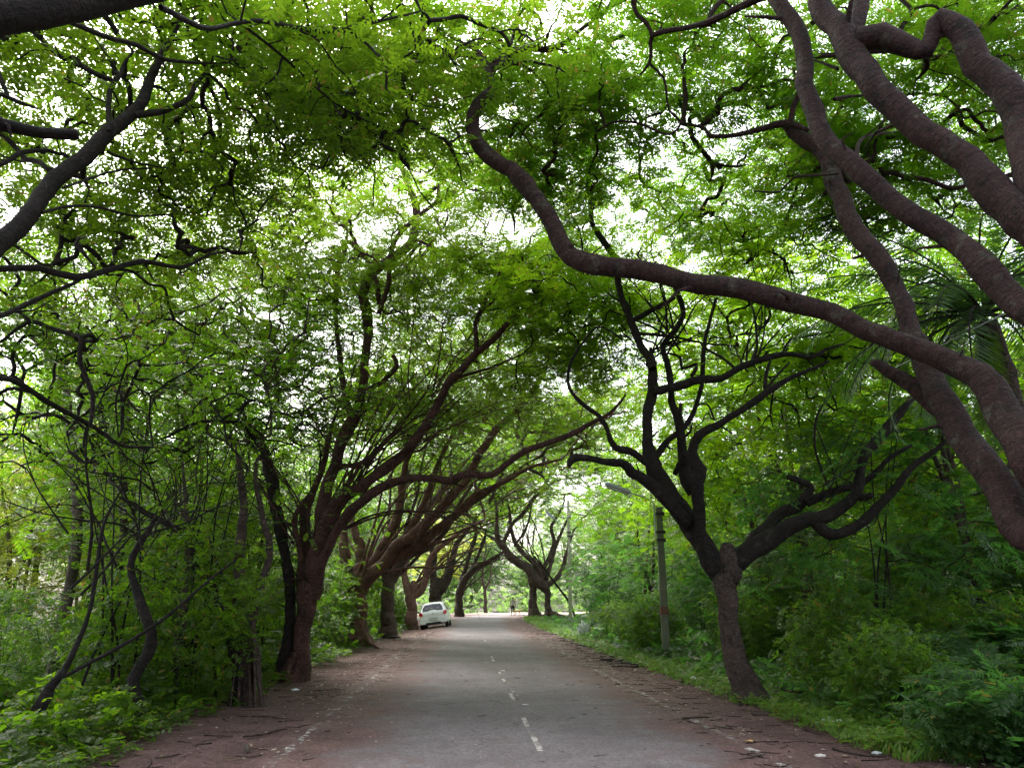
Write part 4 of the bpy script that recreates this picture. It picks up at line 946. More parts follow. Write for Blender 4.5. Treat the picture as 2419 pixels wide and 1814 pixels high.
# ------------------------------------------------------------------ worn paint
def paint_mat(name, wear):
    m, nt = new_mat(name); g = N(nt, 'ShaderNodeNewGeometry'); p = g.outputs['Position']
    f = ramp(nt, noise(nt, p, 7, 8, .8), [(wear, (0, 0, 0)), (wear + .06, (1, 1, 1))])
    f2 = ramp(nt, noise(nt, p, 1.1, 3), [(.40, (.15, .15, .15)), (.55, (1, 1, 1))])
    b = bsdf(nt, mixc(nt, noise(nt, p, 30, 3), (.34, .30, .29), (.58, .54, .52)), .75)
    t = N(nt, 'ShaderNodeBsdfTransparent'); mx = N(nt, 'ShaderNodeMixShader')
    nt.links.new(math_(nt, 'MULTIPLY', f, f2), mx.inputs[0]); nt.links.new(t.outputs[0], mx.inputs[1]); nt.links.new(b, mx.inputs[2]); out(nt, mx.outputs[0]); return m
M['paint'] = paint_mat('worn_paint', .42); M['paint_edge'] = paint_mat('faint_edge_paint', .5)
def line(o0, y0, y1, w, mat, jag=.012):
    n = max(3, int((y1 - y0) / .12)); ys = np.linspace(y0, y1, n); V = []
    for y in ys:
        c = float(cx(y)) + o0
        for s in (-1, 1):
            x = c + s * w / 2 + RNG.normal(0, jag); V.append([x, y, float(gz(x, y)) + .008])
    i = np.arange(n - 1) * 2; q = np.stack([i, i + 1, i + 3, i + 2], -1).reshape(-1)
    o = mesh_np('road_marking', np.array(V), 4, q, mat); tag(o, None, None, None, 'structure')
line(-2.75, 5.5, 40, .09, M['paint_edge']); line(2.32, 5.5, 34, .09, M['paint_edge'])
for y0, y1 in ((9.1, 11.6), (13.6, 15.4), (16.2, 18.9), (21.4, 25.0), (31, 34)): line(0, y0, y1, .065, M['paint'], .005)

# ------------------------------------------------------------------ grass, ground cover and litter
def scatter_ground(n, offr, yr, ypow=1.6):
    y = yr[0] + (yr[1] - yr[0]) * RNG.random(n) ** ypow
    o = RNG.uniform(offr[0], offr[1], n); x = cx(y) + o
    return x, y, gz(x, y)
def blades(n, offr, yr, h, name, mat, lab=None):
    x, y, z = scatter_ground(n, offr, yr)
    near = 1 + y / 30
    az = RNG.uniform(0, 6.28, n); hh = h * RNG.uniform(.5, 1.4, n) * (.8 + .2 * near); w = .012 * near
    dx, dy = np.cos(az), np.sin(az); ln = RNG.uniform(.1, .7, n) * hh
    V = np.zeros((n, 4, 3)); V[:, 0] = np.stack([x, y, z - .02], -1)
    m_ = np.stack([x + dx * ln * .3, y + dy * ln * .3, z + hh * .55], -1); s = np.stack([-dy * w, dx * w, 0 * w], -1)
    V[:, 1] = m_ + s; V[:, 3] = m_ - s; V[:, 2] = np.stack([x + dx * ln, y + dy * ln, z + hh], -1)
    return V.reshape(-1, 3)
def cover(n, offr, yr, tm, sc, z0=.08, ypow=1.6, tilt=.3):
    x, y, z = scatter_ground(n, offr, yr, ypow)
    return leaves_at(tm, np.stack([x, y, z + RNG.uniform(.01, z0, n)], -1), RNG.uniform(0, 6.28, n), RNG.normal(.35, tilt, n), RNG.normal(0, tilt, n), sc * RNG.uniform(.6, 1.4, n) * (1 + y / 50))
V = np.vstack([blades(20000, (3.6, 7.5), (8.5, 70), .09, 'g', None), cover(15000, (3.5, 7.5), (9, 70), FR_SMALL, .55, .14)])
tag(quads_obj('grass', V, M['grass']), 'low bright grass and weeds along the right verge', 'grass', None, 'stuff')
V = np.vstack([cover(4200, (4.7, 16), (7.5, 60), FR_FERN, .6, .3), cover(2000, (4.5, 9), (7.5, 24), FR_BROAD, .45, .3), cover(5000, (4.2, 16), (7.5, 50), FR_SMALL, 1.2, .35)])
tag(quads_obj('undergrowth', V, M['leaf_teal']), 'ferny undergrowth covering the forest floor on the right', 'undergrowth', None, 'stuff')
V = np.vstack([cover(3500, (-18, -5.2), (7, 60), FR_FERN, .7, .3), cover(9000, (-16, -4.9), (7, 60), FR_SMALL, 1.2, .35), cover(2600, (-5.6, -4.35), (7, 34), FR_SMALL, .7, .2), cover(2200, (-7, -4.8), (7, 24), FR_BROAD, .5, .45)])
tag(quads_obj('undergrowth', V, M['leaf_dark']), 'leafy undergrowth covering the forest floor on the left', 'undergrowth', None, 'stuff')
n_ = 3600; x_ = RNG.uniform(-42, 36, n_); y_ = RNG.uniform(103, 112, n_)
V = leaves_at(FR_FAR, np.stack([x_, y_, gz(x_, y_) + RNG.random(n_) ** 1.5 * 3.2], -1), RNG.uniform(0, 6.28, n_), RNG.normal(.2, .5, n_), RNG.normal(0, .5, n_), RNG.uniform(.8, 1.6, n_))
tag(quads_obj('undergrowth', V, M['leaf_hazed']), 'pale bright undergrowth beyond the clearing at the end of the road', 'undergrowth', None, 'stuff')
# twigs lying on the verges
t = Tubes()
def litter(n, offr, yr, Lr, rr):
    x, y, z = scatter_ground(n, offr, yr, 1.3)
    for i in range(n):
        a = RNG.uniform(0, 2 * PI) if RNG.random() < .55 else RNG.normal(0, .6); L = RNG.uniform(*Lr); r = RNG.uniform(*rr)
        px = [x[i] + math.cos(a) * L * k / 3 + RNG.normal(0, L * .05) for k in range(4)]; py = [y[i] + math.sin(a) * L * k / 3 + RNG.normal(0, L * .05) for k in range(4)]
        t.add(np.array([[px[k], py[k], float(gz(px[k], py[k])) + r * .8 + .004, r * (1 - .2 * k)] for k in range(4)]), sides=3, cap=False)
litter(520, (-5.4, -2.4), (6, 45), (.06, .4), (.002, .008)); litter(560, (2.0, 4.3), (6, 45), (.05, .34), (.002, .008)); litter(60, (-2.4, 2.2), (6, 40), (.04, .2), (.003, .006))
litter(90, (2.9, 3.9), (20, 44), (.2, .8), (.008, .02))
tag(t.build('fallen_twigs', M['bark_dark']), 'dead twigs and strips of bark strewn over both verges', 'twigs', None, 'stuff')
def flakes(n, offr, yr, s, ypow=1.2):
    x, y, z = scatter_ground(n, offr, yr, ypow); az = RNG.uniform(0, 6.28, n); s = s * RNG.uniform(.5, 1.5, n) * (1 + y / 25)
    V = np.zeros((n, 4, 3)); c = np.stack([x, y, z + .012], -1)
    for k, (l, w_) in enumerate(((1, 0), (0, .5), (-1, 0), (0, -.5))):
        V[:, k] = c + np.stack([np.cos(az) * l * s - np.sin(az) * w_ * s, np.sin(az) * l * s + np.cos(az) * w_ * s, RNG.uniform(0, .01, n)], -1)
    return V.reshape(-1, 3)
M['litter'] = leaf_mat('dead_leaf', (.09, .05, .035), (.24, .16, .10), (.1, .05, .03), (.2, .12, .06), .15, (.45, .38, .3), .12)
V = np.vstack([flakes(4200, (-5.5, -2.3), (5.5, 50), .02), flakes(3800, (2.1, 4.4), (5.5, 50), .02), flakes(500, (-2.3, 2.1), (5.5, 40), .016)])
tag(quads_obj('leaf_litter', V, M['litter']), 'small dry leaves scattered over the reddish verges', 'litter', None, 'stuff')

# named litter pieces
def stick(reg, pts, lab, mat='bark_brown', name='fallen_branch'):
    ox, oy, s = RG[reg]; w = []
    for x, y, wd in pts:
        p = G(ox + x / s, oy + y / s); w.append([p[0], p[1], p[2] + .02, max(.008, wd / s / 2 / F * p[1])])
    q = catmull(np.array(w), .1); b = q[0, :3].copy(); q[:, :3] -= b; t = Tubes(); t.add(q, rough=.15)
    o = t.build(name, M[mat]); o.location = b; tag(o, lab, 'branch')
stick('b4', [(1410, 1335, 9), (1520, 1325, 9), (1600, 1300, 8), (1665, 1288, 5)], 'longest fallen branch on the left verge, lying beside the faded edge line')
stick('b4', [(890, 1462, 9), (960, 1455, 8), (1045, 1438, 6)], 'curved dead stick nearest the lower left corner of the dirt')
stick('b4', [(1370, 1450, 7), (1450, 1455, 7), (1520, 1444, 5)], 'thin dead stick just below the chunk of bark')
stick('b4', [(1428, 1395, 24), (1440, 1425, 22)], 'short chunk of bark standing out on the left verge', 'bark_grey', 'bark_chunk')
stick('b6', [(230, 1232, 8), (300, 1222, 8), (385, 1220, 6)], 'dark twig crossing the faded edge line on the right')
stick('b6', [(1100, 1405, 12), (1200, 1430, 12), (1340, 1450, 10), (1480, 1440, 7)], 'longest dead branch at the lower right beside the white scraps')
stick('b6', [(560, 1470, 8), (640, 1455, 8), (710, 1440, 5)], 'thin stick on the asphalt side of the right verge')

def crumple(name, px, py, size, lab, cat, mat, seed, aspect=1.0, h=.35):
    p = G(px, py); r = random.Random(seed); bm = bmesh.new(); bmesh.ops.create_icosphere(bm, subdivisions=3, radius=1)
    for v in bm.verts:
        c = v.co; k = 1 + .3 * math.sin(c.x * 5 + seed) * math.sin(c.y * 4.3 + seed * 2) + .2 * math.sin(c.z * 9 + c.x * 7)+ r.uniform(-.12, .12)
        v.co = Vector((c.x * k * size, c.y * k * size * aspect, max(c.z * k * size * h, -.3 * size * h) + .3 * size * h))
    o = bm_obj(name, bm, mat); o.location = (p[0], p[1], p[2] + .004); tag(o, lab, cat); return o
M['plastic'] = plain('white_plastic', (.75, .77, .8), .35, .5, var=.08); M['paper'] = plain('pale_paper', (.7, .66, .62), .8)
M['orange'] = plain('orange_leaf', (.6, .38, .16), .7)
crumple('plastic_sheet', 1970, 1712, .20, 'large crumpled white plastic sheet under the ferns on the right', 'litter', M['plastic'], 3, .7, .3)
BAG = crumple('plastic_bag', 1379, 1508, .27, 'white plastic bag caught upright in the grass by the right verge', 'bag', M['plastic'], 5, .8, 1.3)
BAG.location.z += .22
crumple('paper_scrap', 1938, 1786, .055, 'torn pale scrap nearest the bottom edge on the right verge', 'litter', M['paper'], 7, .5, .3)
crumple('paper_scrap', 2072, 1780, .05, 'small white scrap right of the torn pale one', 'litter', M['plastic'], 9, .7, .35)
crumple('paper_scrap', 1847, 1687, .05, 'small white scrap between the black-limbed tree and the plastic sheet', 'litter', M['plastic'], 11, .7, .3)
crumple('dry_leaf', 1773, 1751, .05, 'orange dry leaf lying on the right edge line', 'leaf', M['orange'], 13, .5, .25)
crumple('paper_scrap', 698, 1630, .07, 'white scrap at the foot of the tall brown tree on the left', 'litter', M['plastic'], 15, .6, .3)
crumple('paper_scrap', 1240, 1664, .05, 'flat white scrap on the centre line of the road', 'litter', M['paper'], 17, .5, .1)
crumple('paper_scrap', 1188, 1584, .05, 'second flat white scrap further along the centre line', 'litter', M['paper'], 18, .5, .1)
crumple('stone', 1639, 1611, .10, 'round pale stone where the grass meets the right verge', 'stone', M['paper'], 19, .8, .8)
crumple('stone', 1875, 1648, .30, 'long mossy grey stone in the grass behind the black-limbed tree', 'stone', M['bark_grey'], 21, .5, .5)

pp = G(1278, 1474); q = np.array([[-.35, 0, .04, .045], [.0, .05, .04, .045], [.38, .0, .04, .045]]); q[:, :2] *= 1.2; t = Tubes(); t.add(q, sides=8); o = t.build('pipe', M['plastic']); o.location = tuple(pp)
tag(o, 'short white pipe lying on the dirt before the twin-legged tree', 'pipe')
pb = G(958, 1478); place('br', pb[0] - .2, pb[1], .55, 1, 'pale leafy bush at the rear left wheel of the white car', 0)
# bottom corner plants
def plants(spots, tm, mat, nm, lab, grp, h, nst=5):
    for i, (px, py, s) in enumerate(spots):
        p = G(px, py) if py < 1900 else np.array([0, 0, 0.]); t = Tubes(); c = []
        for k in range(nst):
            a = RNG.uniform(0, 6.28); q = np.array([[0, 0, -.03, .006], [math.cos(a) * .08, math.sin(a) * .08, h * s * .5, .005], [math.cos(a) * .25 * s, math.sin(a) * .25 * s, h * s * RNG.uniform(.7, 1.1), .003]])
            q = catmull(q, .08); t.add(q, cap=False); c += [q[j, :3] for j in range(len(q) // 3, len(q), 2)] + [q[-1, :3]]
        r = empty(nm, tuple(p), lab[i] if isinstance(lab, list) else lab, 'plant', grp); t.build('stems', M['bark_dark'], r)
        quads_obj('leaves', foliage(np.array(c), 5, tm, spread=.06, scale=.66 * s, tilt=.35), mat, r)
plants([(40, 1800, 1.0), (90, 1772, 1.2), (135, 1745, 1.1), (170, 1790, .7), (275, 1735, .9), (20, 1730, 1.3), (200, 1760, .6), (330, 1745, .5)], FR_BROAD, M['leaf_lime'], 'broad_leaved_plant',
       ['broad-leaved plant in the very bottom left corner', 'bright plant second from the left corner', 'tall bright plant with stacked leaves near the left corner', 'low plant spilling onto the dirt near the left corner', 'lone upright plant further along the dirt edge',
        'tallest broad-leaved plant at the left edge', 'small plant between the stacked one and the lone upright one', 'smallest seedling at the edge of the dirt'], 'light green plants in the lower left corner', .55)
plants([(2180, 1720, 1.2), (2270, 1760, 1.2), (2330, 1700, 1.4), (2390, 1740, 1.4), (2120, 1690, .9), (2210, 1660, 1.1), (2300, 1640, 1.3), (2390, 1660, 1.5), (2050, 1660, .8), (2240, 1800, .7), (2330, 1800, .9), (2410, 1800, 1.0)], FR_FERN, M['leaf_teal'], 'feathery_plant',
       'feathery plant leaning over the dirt in the lower right corner', 'feathery plants in the lower right corner', .75, 6)

# ------------------------------------------------------------------ lamp posts
M['concrete'] = plain('weathered_concrete', (.17, .18, .135), .85, .2, var=.3, scale=4); M['concrete_pale'] = plain('pale_concrete', (.42, .42, .31), .85, .2, var=.2, scale=4)
M['metal'] = plain('grey_metal', (.45, .46, .5), .4, .5, .6); M['dark'] = plain('dark_iron', (.03, .03, .03), .6); M['rust'] = plain('red_band', (.17, .085, .06), .8)
M['glass'] = plain('lamp_glass', (.55, .57, .62), .15, .6)
def box(bm, c, s, rot=None):
    r = bmesh.ops.create_cube(bm, size=1); 
    mt = Matrix.Translation(c) @ (rot or Matrix()) @ Matrix.Diagonal((*s, 1)); bmesh.ops.transform(bm, matrix=mt, verts=r['verts']); return r['verts']
def lamp_post(bx, by, topy, dpx, mat, lab, arm, wbot, wtop, bands, red=None):
    b = G(bx, by); d = b[1] if dpx is None else dpx; b = P(bx, by, d); b[2] = float(gz(b[0], d)); 
    top = P(bx - (by - topy) * .03, topy, d)[2]; H = top - b[2]
    r = empty('lamp_post', tuple(b), lab, 'lamp post', 'street lamps on the right')
    bm = bmesh.new(); vs = box(bm, (0, 0, H / 2 - .1), (wbot, wbot * .8, H + .2))
    for v in vs:
        if v.co.z > H / 2: v.co.x *= wtop / wbot; v.co.y *= wtop / wbot
    bmesh.ops.bevel(bm, geom=bm.edges[:], offset=.02, segments=2, affect='EDGES'); bm_obj('pole', bm, mat, r)
    for z in bands:
        bm = bmesh.new(); box(bm, (0, 0, H * z), (wbot * 1.06, wbot * .9, .07)); box(bm, (wbot * .55, 0, H * z), (.06, .05, .1)); bm_obj('clamp', bm, M['dark'], r)
    if red:
        bm = bmesh.new(); box(bm, (0, 0, H * red), (wbot * 1.01 + .006, wbot * .8 + .01, .22)); bm_obj('painted_band', bm, M['rust'], r)
    q = np.array([[x, 0, z, .024] for x, z in arm]); t = Tubes(); t.add(catmull(q, .08), sides=8); t.build('arm', M['metal'], r)
    ex, ez = arm[-1]; px_, pz_ = arm[-2]; ang = math.atan2(ez - pz_, ex - px_)
    rot = Matrix.Rotation(-ang, 4, 'Y'); hl = .78
    bm = bmesh.new(); c = Vector((ex + math.cos(ang) * hl / 2, 0, ez + math.sin(ang) * hl / 2)); vs = box(bm, c, (hl, .24, .12), rot)
    bmesh.ops.bevel(bm, geom=bm.edges[:], offset=.035, segments=3, affect='EDGES'); hd = bm_obj('lamp_head', bm, M['metal'], r)
    up = Vector((-math.sin(ang), 0, math.cos(ang))); up = up if up.z > 0 else -up
    bm = bmesh.new(); vs = box(bm, c - up * .06, (hl * .8, .19, .06), rot); bmesh.ops.bevel(bm, geom=bm.edges[:], offset=.015, segments=2, affect='EDGES'); g = bm_obj('lamp_glass', bm, M['glass'], r)
    return r, H
lamp_post(1575, 1557, 1198, None, M['concrete'], 'thick grey-green concrete lamp post with a red band, close to the black-limbed tree',
          [(-.14, 3.35), (-.14, 4.1), (-.17, 4.3), (-.32, 4.42), (-.62, 4.52), (-.80, 4.585)], .21, .17, (.955, .83, .775), .31)
r2, H2 = lamp_post(1348, 1475, 1182, 50, M['concrete_pale'], 'slim pale lamp post further away beside the twin-legged tree', [(-.12, 5.9), (-.5, 6.3), (-.9, 6.65)], .24, .16, (.86, .74, .71))
bm = bmesh.new(); box(bm, (0, 0, H2 * .95), (1.1, .06, .07)); bm_obj('cross_arm', bm, M['metal'], r2)

# leaning brace and thin iron post in front of far tree
def pole_thing(name, reg, pts, d, lab, cat, mat, rr=None):
    q = trace(reg, pts, d, d); z0 = float(gz(q[-1, 0], q[-1, 1])); q[-1, 2] = z0 - .05; b = q[-1, :3].copy(); b[2] = z0
    q[:, :3] -= b; t = Tubes(); t.add(catmull(q, .3), rough=.05)
    o = t.build(name, mat); o.location = b; tag(o, lab, cat); return o
pole_thing('dead_trunk', 'b1', [(1335, 785, 14), (1500, 1000, 18), (1640, 1190, 20), (1700, 1275, 22)], 66, 'straight dead trunk leaning diagonally behind the slim pale lamp post', 'dead tree', M['bark_dark'])
pole_thing('iron_post', 'b1', [(1327, 560, 7), (1327, 900, 8), (1325, 1270, 20)], 68, 'thin post rising in front of the twin-legged tree', 'post', M['bark_grey'])
# wires through the palm
for (a, bb, lab) in (((1360, 470, 1.5), (2300, -10, 1.5), 'lower pale wire slanting through the palm fronds'), ((1690, 275, 1.5), (2300, 20, 1.5), 'upper pale wire slanting through the palm fronds')):
    q = trace('r7', [a, ((a[0] + bb[0]) / 2, (a[1] + bb[1]) / 2 + 12, 1.5), bb], 9.0, 8.0); q[:, 3] = .004; b = q[0, :3].copy(); q[:, :3] -= b
    t = Tubes(); t.add(catmull(q, .2), sides=5); o = t.build('wire', M['metal']); o.location = b; tag(o, lab, 'wire')

# ------------------------------------------------------------------ the white hatchback
def build_car():
    M['car'] = plain('white_car_paint', (.90, .87, .95), .22, .6, var=.02); M['cglass'] = plain('dark_car_glass', (.012, .014, .018), .08, .6)
    M['tail'] = plain('red_tail_light', (.55, .02, .04), .2, .6); M['rubber'] = plain('tyre_rubber', (.02, .02, .02), .8); M['rim'] = plain('alloy', (.5, .5, .52), .3, .5, .8)
    M['trim'] = plain('black_trim', (.02, .02, .022), .6); M['plate'] = plain('number_plate', (.75, .76, .75), .4); M['seatback'] = plain('head_rest', (.55, .56, .6), .7); M['ink'] = plain('plate_ink', (.04, .04, .05), .6)
    y0 = 50.0; x0 = P(1026, 1475, y0)[0]; zl, zr = float(gz(x0 - .7, y0)), float(gz(x0 + .7, y0)); z0 = (zl + zr) / 2
    root = empty('parked_car', (x0, y0, z0), 'white hatchback parked tilted on the left verge, seen from behind', 'car')
    root.rotation_euler = (0, -max(math.atan2(zr - zl, 1.4), .11), math.radians(1.0)); root.scale = (1.04, 1.04, 1.04)
    # y forward (+), rear face at y=0
    # stations: y, floor z, half width low, belt z, half width belt, roof z, half width roof
    St = [(-.02, .42, .60, .70, .70, .86, .64), (.03, .30, .76, .72, .80, .98, .72), (.22, .24, .82, .78, .845, 1.22, .66), (.42, .2, .84, .84, .85, 1.42, .60), (.75, .2, .85, .88, .855, 1.50, .585), (1.6, .2, .85, .9, .86, 1.53, .59),
          (2.3, .2, .85, .9, .855, 1.49, .585), (2.95, .2, .84, .92, .84, 1.0, .72), (3.6, .22, .80, .74, .80, .84, .66), (3.85, .34, .66, .58, .68, .68, .54)]
    bm = bmesh.new(); rings = []
    for (y, f, wl, zb, wb, zr_, wr) in St:
        prof = [(0, f), (wl * .9, f), (wl, f + .12), (wb, (f + zb) / 2 + .08), (wb, zb), ((wb * .45 + wr * .55), zb + (zr_ - zb) * .55), (wr, zr_ - .05), (wr * .82, zr_), (0, zr_ + .015)]
        full = prof + [(-x, z) for x, z in prof[-2:0:-1]]
        rings.append([bm.verts.new((x, y, z)) for x, z in full])
    n = len(rings[0])
    for a, b_ in zip(rings, rings[1:]):
        for i in range(n): bm.faces.new((a[i], b_[i], b_[(i + 1) % n], a[(i + 1) % n]))
    bm.faces.new(rings[0]); bm.faces.new(rings[-1][::-1]); bmesh.ops.recalc_face_normals(bm, faces=bm.faces)
    body = bm_obj('body', bm, M['car'], root, True)
    sb = body.modifiers.new('s', 'SUBSURF'); sb.levels = sb.render_levels = 2
    def slab(name, pts, th, mat, parent=root, ny=-1):
        bm = bmesh.new(); f = [bm.verts.new(p) for p in pts]; fc = bm.faces.new(f)
        r = bmesh.ops.extrude_face_region(bm, geom=[fc]); bmesh.ops.translate(bm, verts=[v for v in r['geom'] if isinstance(v, bmesh.types.BMVert)], vec=(0, th, 0))
        bmesh.ops.recalc_face_normals(bm, faces=bm.faces); bmesh.ops.bevel(bm, geom=bm.edges[:], offset=.012, segments=2, affect='EDGES'); return bm_obj(name, bm, mat, parent)
    rw = slab('rear_window', [(-.62, .05, 1.00), (.62, .05, 1.00), (.58, .19, 1.22), (.48, .31, 1.385), (0, .32, 1.41), (-.48, .31, 1.385), (-.58, .19, 1.22)], .05, M['cglass'])
    for x in (-.33, -.08, .33):
        bm = bmesh.new(); box(bm, (x, .11, 1.16), (.13, .012, .09)); bmesh.ops.bevel(bm, geom=bm.edges[:], offset=.005, segments=2, affect='EDGES'); bm_obj('head_rest', bm, M['seatback'], rw)
    for s in (-1, 1):
        pts = [(s * .60, -.045, .78), (s * .77, -.02, .74), (s * .845, .06, .82), (s * .83, .06, .96), (s * .74, -.0, 1.0), (s * .63, -.03, .92)]
        slab('tail_light', pts if s > 0 else pts[::-1], .07, M['tail'])
        pts = [(.9, 0, .98), (2.1, 0, .98), (2.5, 0, 1.0), (2.15, 0, 1.36), (1.2, 0, 1.4), (.8, 0, 1.32)]
        bm = bmesh.new(); f = bm.faces.new([bm.verts.new((s * (.815 if z < 1.1 else .655), y, z)) for y, _, z in pts])
        r = bmesh.ops.extrude_face_region(bm, geom=[f]); bmesh.ops.translate(bm, verts=[v for v in r['geom'] if isinstance(v, bmesh.types.BMVert)], vec=(s * .02, 0, 0)); bmesh.ops.recalc_face_normals(bm, faces=bm.faces); bm_obj('side_window', bm, M['cglass'], root)
        bm = bmesh.new(); box(bm, (s * .93, 2.3, 1.0), (.16, .1, .13)); bmesh.ops.bevel(bm, geom=bm.edges[:], offset=.03, segments=3, affect='EDGES'); bm_obj('mirror', bm, M['car'], root)
        for y in (.62, 3.05):
            t = bmesh.new(); bmesh.ops.create_cone(t, cap_ends=True, segments=32, radius1=.3, radius2=.3, depth=.2); bmesh.ops.rotate(t, verts=t.verts, matrix=Matrix.Rotation(PI / 2, 3, 'Y')); bmesh.ops.translate(t, verts=t.verts, vec=(s * .745, y, .3))
            bmesh.ops.bevel(t, geom=[e for e in t.edges if e.calc_face_angle(0) > 1], offset=.03, segments=3, affect='EDGES'); w = bm_obj('wheel', t, M['rubber'], root, True)
            t = bmesh.new(); bmesh.ops.create_cone(t, cap_ends=True, segments=24, radius1=.19, radius2=.15, depth=.03); bmesh.ops.rotate(t, verts=t.verts, matrix=Matrix.Rotation(s * PI / 2, 3, 'Y')); bmesh.ops.translate(t, verts=t.verts, vec=(s * .855, y, .3)); bm_obj('rim', t, M['rim'], w)
    slab('bumper', [(-.79, -.07, .30), (.79, -.07, .30), (.82, -.05, .50), (.78, -.07, .58), (-.78, -.07, .58), (-.82, -.05, .50)], .14, M['car'])
    slab('lower_trim', [(-.5, -.09, .24), (.5, -.09, .24), (.42, -.085, .37), (-.42, -.085, .37)], .08, M['trim'])
    pl = slab('number_plate', [(-.26, -.085, .44), (.26, -.085, .44), (.26, -.085, .55), (-.26, -.085, .55)], .03, M['plate'])
    slab('plate_top_strip', [(-.3, -.075, .575), (.3, -.075, .575), (.3, -.075, .60), (-.3, -.075, .60)], .02, M['trim'])  # thin raised black strip just above the plate
    bm = bmesh.new()
    for i, x in enumerate((-.2, -.15, -.09, -.04, .03, .08, .14, .19)):
        box(bm, (x, -.088, .495), (.025, .006, .05 if i % 3 else .035))
    bm_obj('plate_characters', bm, M['ink'], pl)
    bm = bmesh.new(); bmesh.ops.create_uvsphere(bm, u_segments=16, v_segments=8, radius=.05); bmesh.ops.scale(bm, verts=bm.verts, vec=(1, .3, .8)); bmesh.ops.translate(bm, verts=bm.verts, vec=(0, -.035, .86)); bm_obj('badge', bm, M['rim'], root, True)
build_car()

# ------------------------------------------------------------------ walking person and dog
def skin_figure(name, verts, edges, radii, mat, loc, root_i=0, sub=2, parent=None):
    me = bpy.data.meshes.new(name); me.from_pydata(verts, edges, []); me.update()
    o = bpy.data.objects.new(name, me); link(o, parent); o.location = loc
    m = o.modifiers.new('Skin', 'SKIN'); m.use_smooth_shade = True
    if not me.skin_vertices: me.attributes.new('skin_vertices', 'FLOAT', 'POINT') if False else None
    sv = me.skin_vertices[0].data
    for i, r in enumerate(radii): sv[i].radius = (r, r) if np.isscalar(r) else r; sv[i].use_root = (i == root_i)
    s = o.modifiers.new('Sub', 'SUBSURF'); s.levels = s.render_levels = sub
    me.materials.append(mat); return o
def ensure_skin(me): pass
M['skin'] = plain('dark_skin', (.10, .055, .04), .6); M['shirt'] = plain('grey_shirt', (.5, .5, .56), .9); M['shorts'] = plain('black_shorts', (.02, .02, .025), .9)
M['hair'] = plain('black_hair', (.012, .01, .01), .7); M['shoe'] = plain('shoe', (.12, .12, .13), .7); M['dogfur'] = plain('tan_fur', (.45, .33, .2), .9)
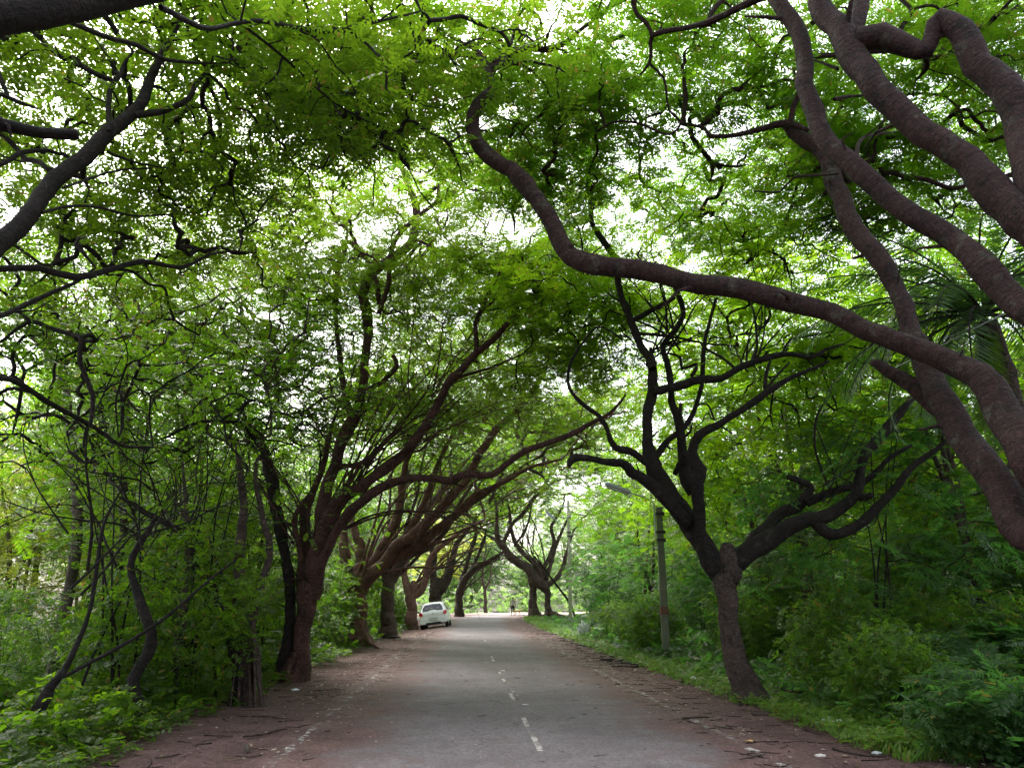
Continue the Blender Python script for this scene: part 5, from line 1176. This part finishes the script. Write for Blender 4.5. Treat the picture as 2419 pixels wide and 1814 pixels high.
def build_person():
    b = P(1211.5, 1450, 80); b[2] = float(gz(b[0], 80))
    V = [(0, 0, .95), (0, 0, 1.12), (0, .01, 1.32), (0, .0, 1.46), (0, .0, 1.55), (0, -.01, 1.64), (0, -.01, 1.72),
         (.19, 0, 1.42), (.25, .02, 1.16), (.27, -.05, .92), (.27, -.08, .83), (-.19, 0, 1.42), (-.24, -.02, 1.16), (-.25, .06, .92), (-.25, .09, .83),
         (.10, 0, .90), (.11, -.10, .50), (.11, -.02, .09), (.11, -.14, .045), (-.10, 0, .90), (-.10, .12, .50), (-.10, .24, .12), (-.10, .13, .045)]
    E = [(0, 1), (1, 2), (2, 3), (3, 4), (4, 5), (5, 6), (3, 7), (7, 8), (8, 9), (9, 10), (3, 11), (11, 12), (12, 13), (13, 14), (0, 15), (15, 16), (16, 17), (17, 18), (0, 19), (19, 20), (20, 21), (21, 22)]
    Rr = [(.15, .11), (.13, .10), (.16, .11), (.12, .09), .05, .085, .06, .06, .042, .032, .036, .06, .042, .032, .036, .09, .058, .038, .035, .09, .058, .038, .035]
    body = skin_figure('person', V, E, Rr, M['skin'], tuple(b)); tag(body, 'person in grey top and dark shorts walking at the far end of the road', 'person')
    body.rotation_euler = (0, 0, .1)
    # fingers: short separate chains from each palm
    for sgn, hx, hy in ((1, .27, -.08), (-1, -.25, .09)):
        for k in range(5):
            yy = hy + (k - 1.5) * .018 if k < 4 else hy - .045
            ln = (.07, .08, .078, .06, .05)[k]
            skin_figure('finger', [(hx, yy, .83), (hx, yy - .004, .83 - ln * .6), (hx - sgn * .012, yy - .008, .83 - ln)], [(0, 1), (1, 2)], [.009, .009, .007], M['skin'], (0, 0, 0), 0, 1, body)
    skin_figure('shirt', [(0, 0, .93), (0, 0, 1.12), (0, .01, 1.32), (0, 0, 1.45), (.15, 0, 1.44), (-.15, 0, 1.44)], [(0, 1), (1, 2), (2, 3), (3, 4), (3, 5)], [(.18, .13), (.165, .125), (.185, .13), (.13, .1), (.07, .075), (.07, .075)], M['shirt'], (0, 0, 0), 0, 2, body)
    skin_figure('shorts', [(0, 0, .97), (.10, 0, .86), (.11, -.06, .62), (-.10, 0, .86), (-.10, .07, .62)], [(0, 1), (1, 2), (0, 3), (3, 4)], [(.17, .13), (.115, .12), .095, (.115, .12), .095], M['shorts'], (0, 0, 0), 0, 2, body)
    bm = bmesh.new(); bmesh.ops.create_uvsphere(bm, u_segments=20, v_segments=12, radius=.1); bmesh.ops.scale(bm, verts=bm.verts, vec=(.86, 1, 1)); bmesh.ops.translate(bm, verts=bm.verts, vec=(0, .012, 1.71)); bm_obj('hair', bm, M['hair'], body, True)
    for x, y in ((.11, -.06), (-.10, .2)):
        bm = bmesh.new(); bmesh.ops.create_uvsphere(bm, u_segments=16, v_segments=8, radius=.07); bmesh.ops.scale(bm, verts=bm.verts, vec=(.7, 1.9, .6)); bmesh.ops.translate(bm, verts=bm.verts, vec=(x, y, .04)); bm_obj('shoe', bm, M['shoe'], body, True)
    d = P(1220, 1448, 82); d[2] = float(gz(d[0], 82))
    V = [(0, 0, .40), (.18, 0, .42), (.36, 0, .42), (.46, 0, .52), (.54, 0, .60), (.64, 0, .57), (-.10, 0, .40), (-.22, 0, .52), (-.28, 0, .60),
         (.34, .07, .28), (.32, .07, .14), (.33, .07, .02), (.34, -.07, .28), (.40, -.07, .14), (.42, -.07, .02), (-.06, .07, .28), (-.14, .07, .15), (-.10, .07, .02), (-.06, -.07, .28), (-.02, -.07, .15), (-.08, -.07, .02)]
    E = [(0, 1), (1, 2), (2, 3), (3, 4), (4, 5), (0, 6), (6, 7), (7, 8), (2, 9), (9, 10), (10, 11), (2, 12), (12, 13), (13, 14), (6, 15), (15, 16), (16, 17), (6, 18), (18, 19), (19, 20)]
    Rr = [.085, .10, .11, .065, .065, .03, .08, .02, .014, .045, .025, .022, .045, .025, .022, .05, .026, .022, .05, .026, .022]
    dog = skin_figure('dog', V, E, Rr, M['dogfur'], tuple(d)); tag(dog, 'small tan dog standing on the road beside the walking person', 'dog')
build_person()

# ------------------------------------------------------------------ world, sun, camera
w = bpy.data.worlds.new('World'); scene.world = w; w.use_nodes = True; nt = w.node_tree; nt.nodes.clear()
SUN_EL, SUN_AZ = math.radians(52), math.radians(-28)       # azimuth measured from +Y towards +X
sky = N(nt, 'ShaderNodeTexSky', sky_type='NISHITA'); sky.sun_disc = False; sky.sun_elevation = SUN_EL; sky.sun_rotation = SUN_AZ
sky.air_density = 1.4; sky.dust_density = 5.0; sky.ozone_density = 1.0
hs = N(nt, 'ShaderNodeHueSaturation'); hs.inputs['Saturation'].default_value = .35; nt.links.new(sky.outputs[0], hs.inputs['Color'])
bg = N(nt, 'ShaderNodeBackground'); bg.inputs['Strength'].default_value = .15; nt.links.new(hs.outputs[0], bg.inputs[0])
wo = N(nt, 'ShaderNodeOutputWorld'); nt.links.new(bg.outputs[0], wo.inputs[0])
sl = bpy.data.lights.new('sun', 'SUN'); sl.energy = 1.5; sl.angle = math.radians(22); sl.color = (1, .96, .88)
so = bpy.data.objects.new('sun', sl); COL.objects.link(so)
dv = Vector((math.sin(SUN_AZ) * math.cos(SUN_EL), math.cos(SUN_AZ) * math.cos(SUN_EL), math.sin(SUN_EL)))
so.rotation_euler = dv.to_track_quat('Z', 'Y').to_euler(); so.location = (-10, 10, 40)

cam = bpy.data.cameras.new('camera'); co = bpy.data.objects.new('camera', cam); COL.objects.link(co)
cam.sensor_width = 36; cam.lens = 36 * F / 2419; cam.clip_end = 2000; cam.clip_start = .05
co.location = tuple(CAM); co.rotation_euler = (PI / 2 + PITCH, 0, 0); scene.camera = co

scene.view_settings.view_transform = 'Standard'; scene.view_settings.look = 'None'; scene.view_settings.exposure = 2.08; scene.view_settings.gamma = 1
scene.render.engine = 'CYCLES'; cy = scene.cycles
cy.max_bounces = 8; cy.diffuse_bounces = 6; cy.glossy_bounces = 2; cy.transmission_bounces = 2; cy.transparent_max_bounces = 6; cy.caustics_reflective = False; cy.caustics_refractive = False
cy.use_denoising = DENOISE; cy.denoising_input_passes = 'RGB_ALBEDO_NORMAL'; cy.denoising_prefilter = 'ACCURATE'; cy.denoiser = 'OPENIMAGEDENOISE'; cy.sample_clamp_indirect = 6
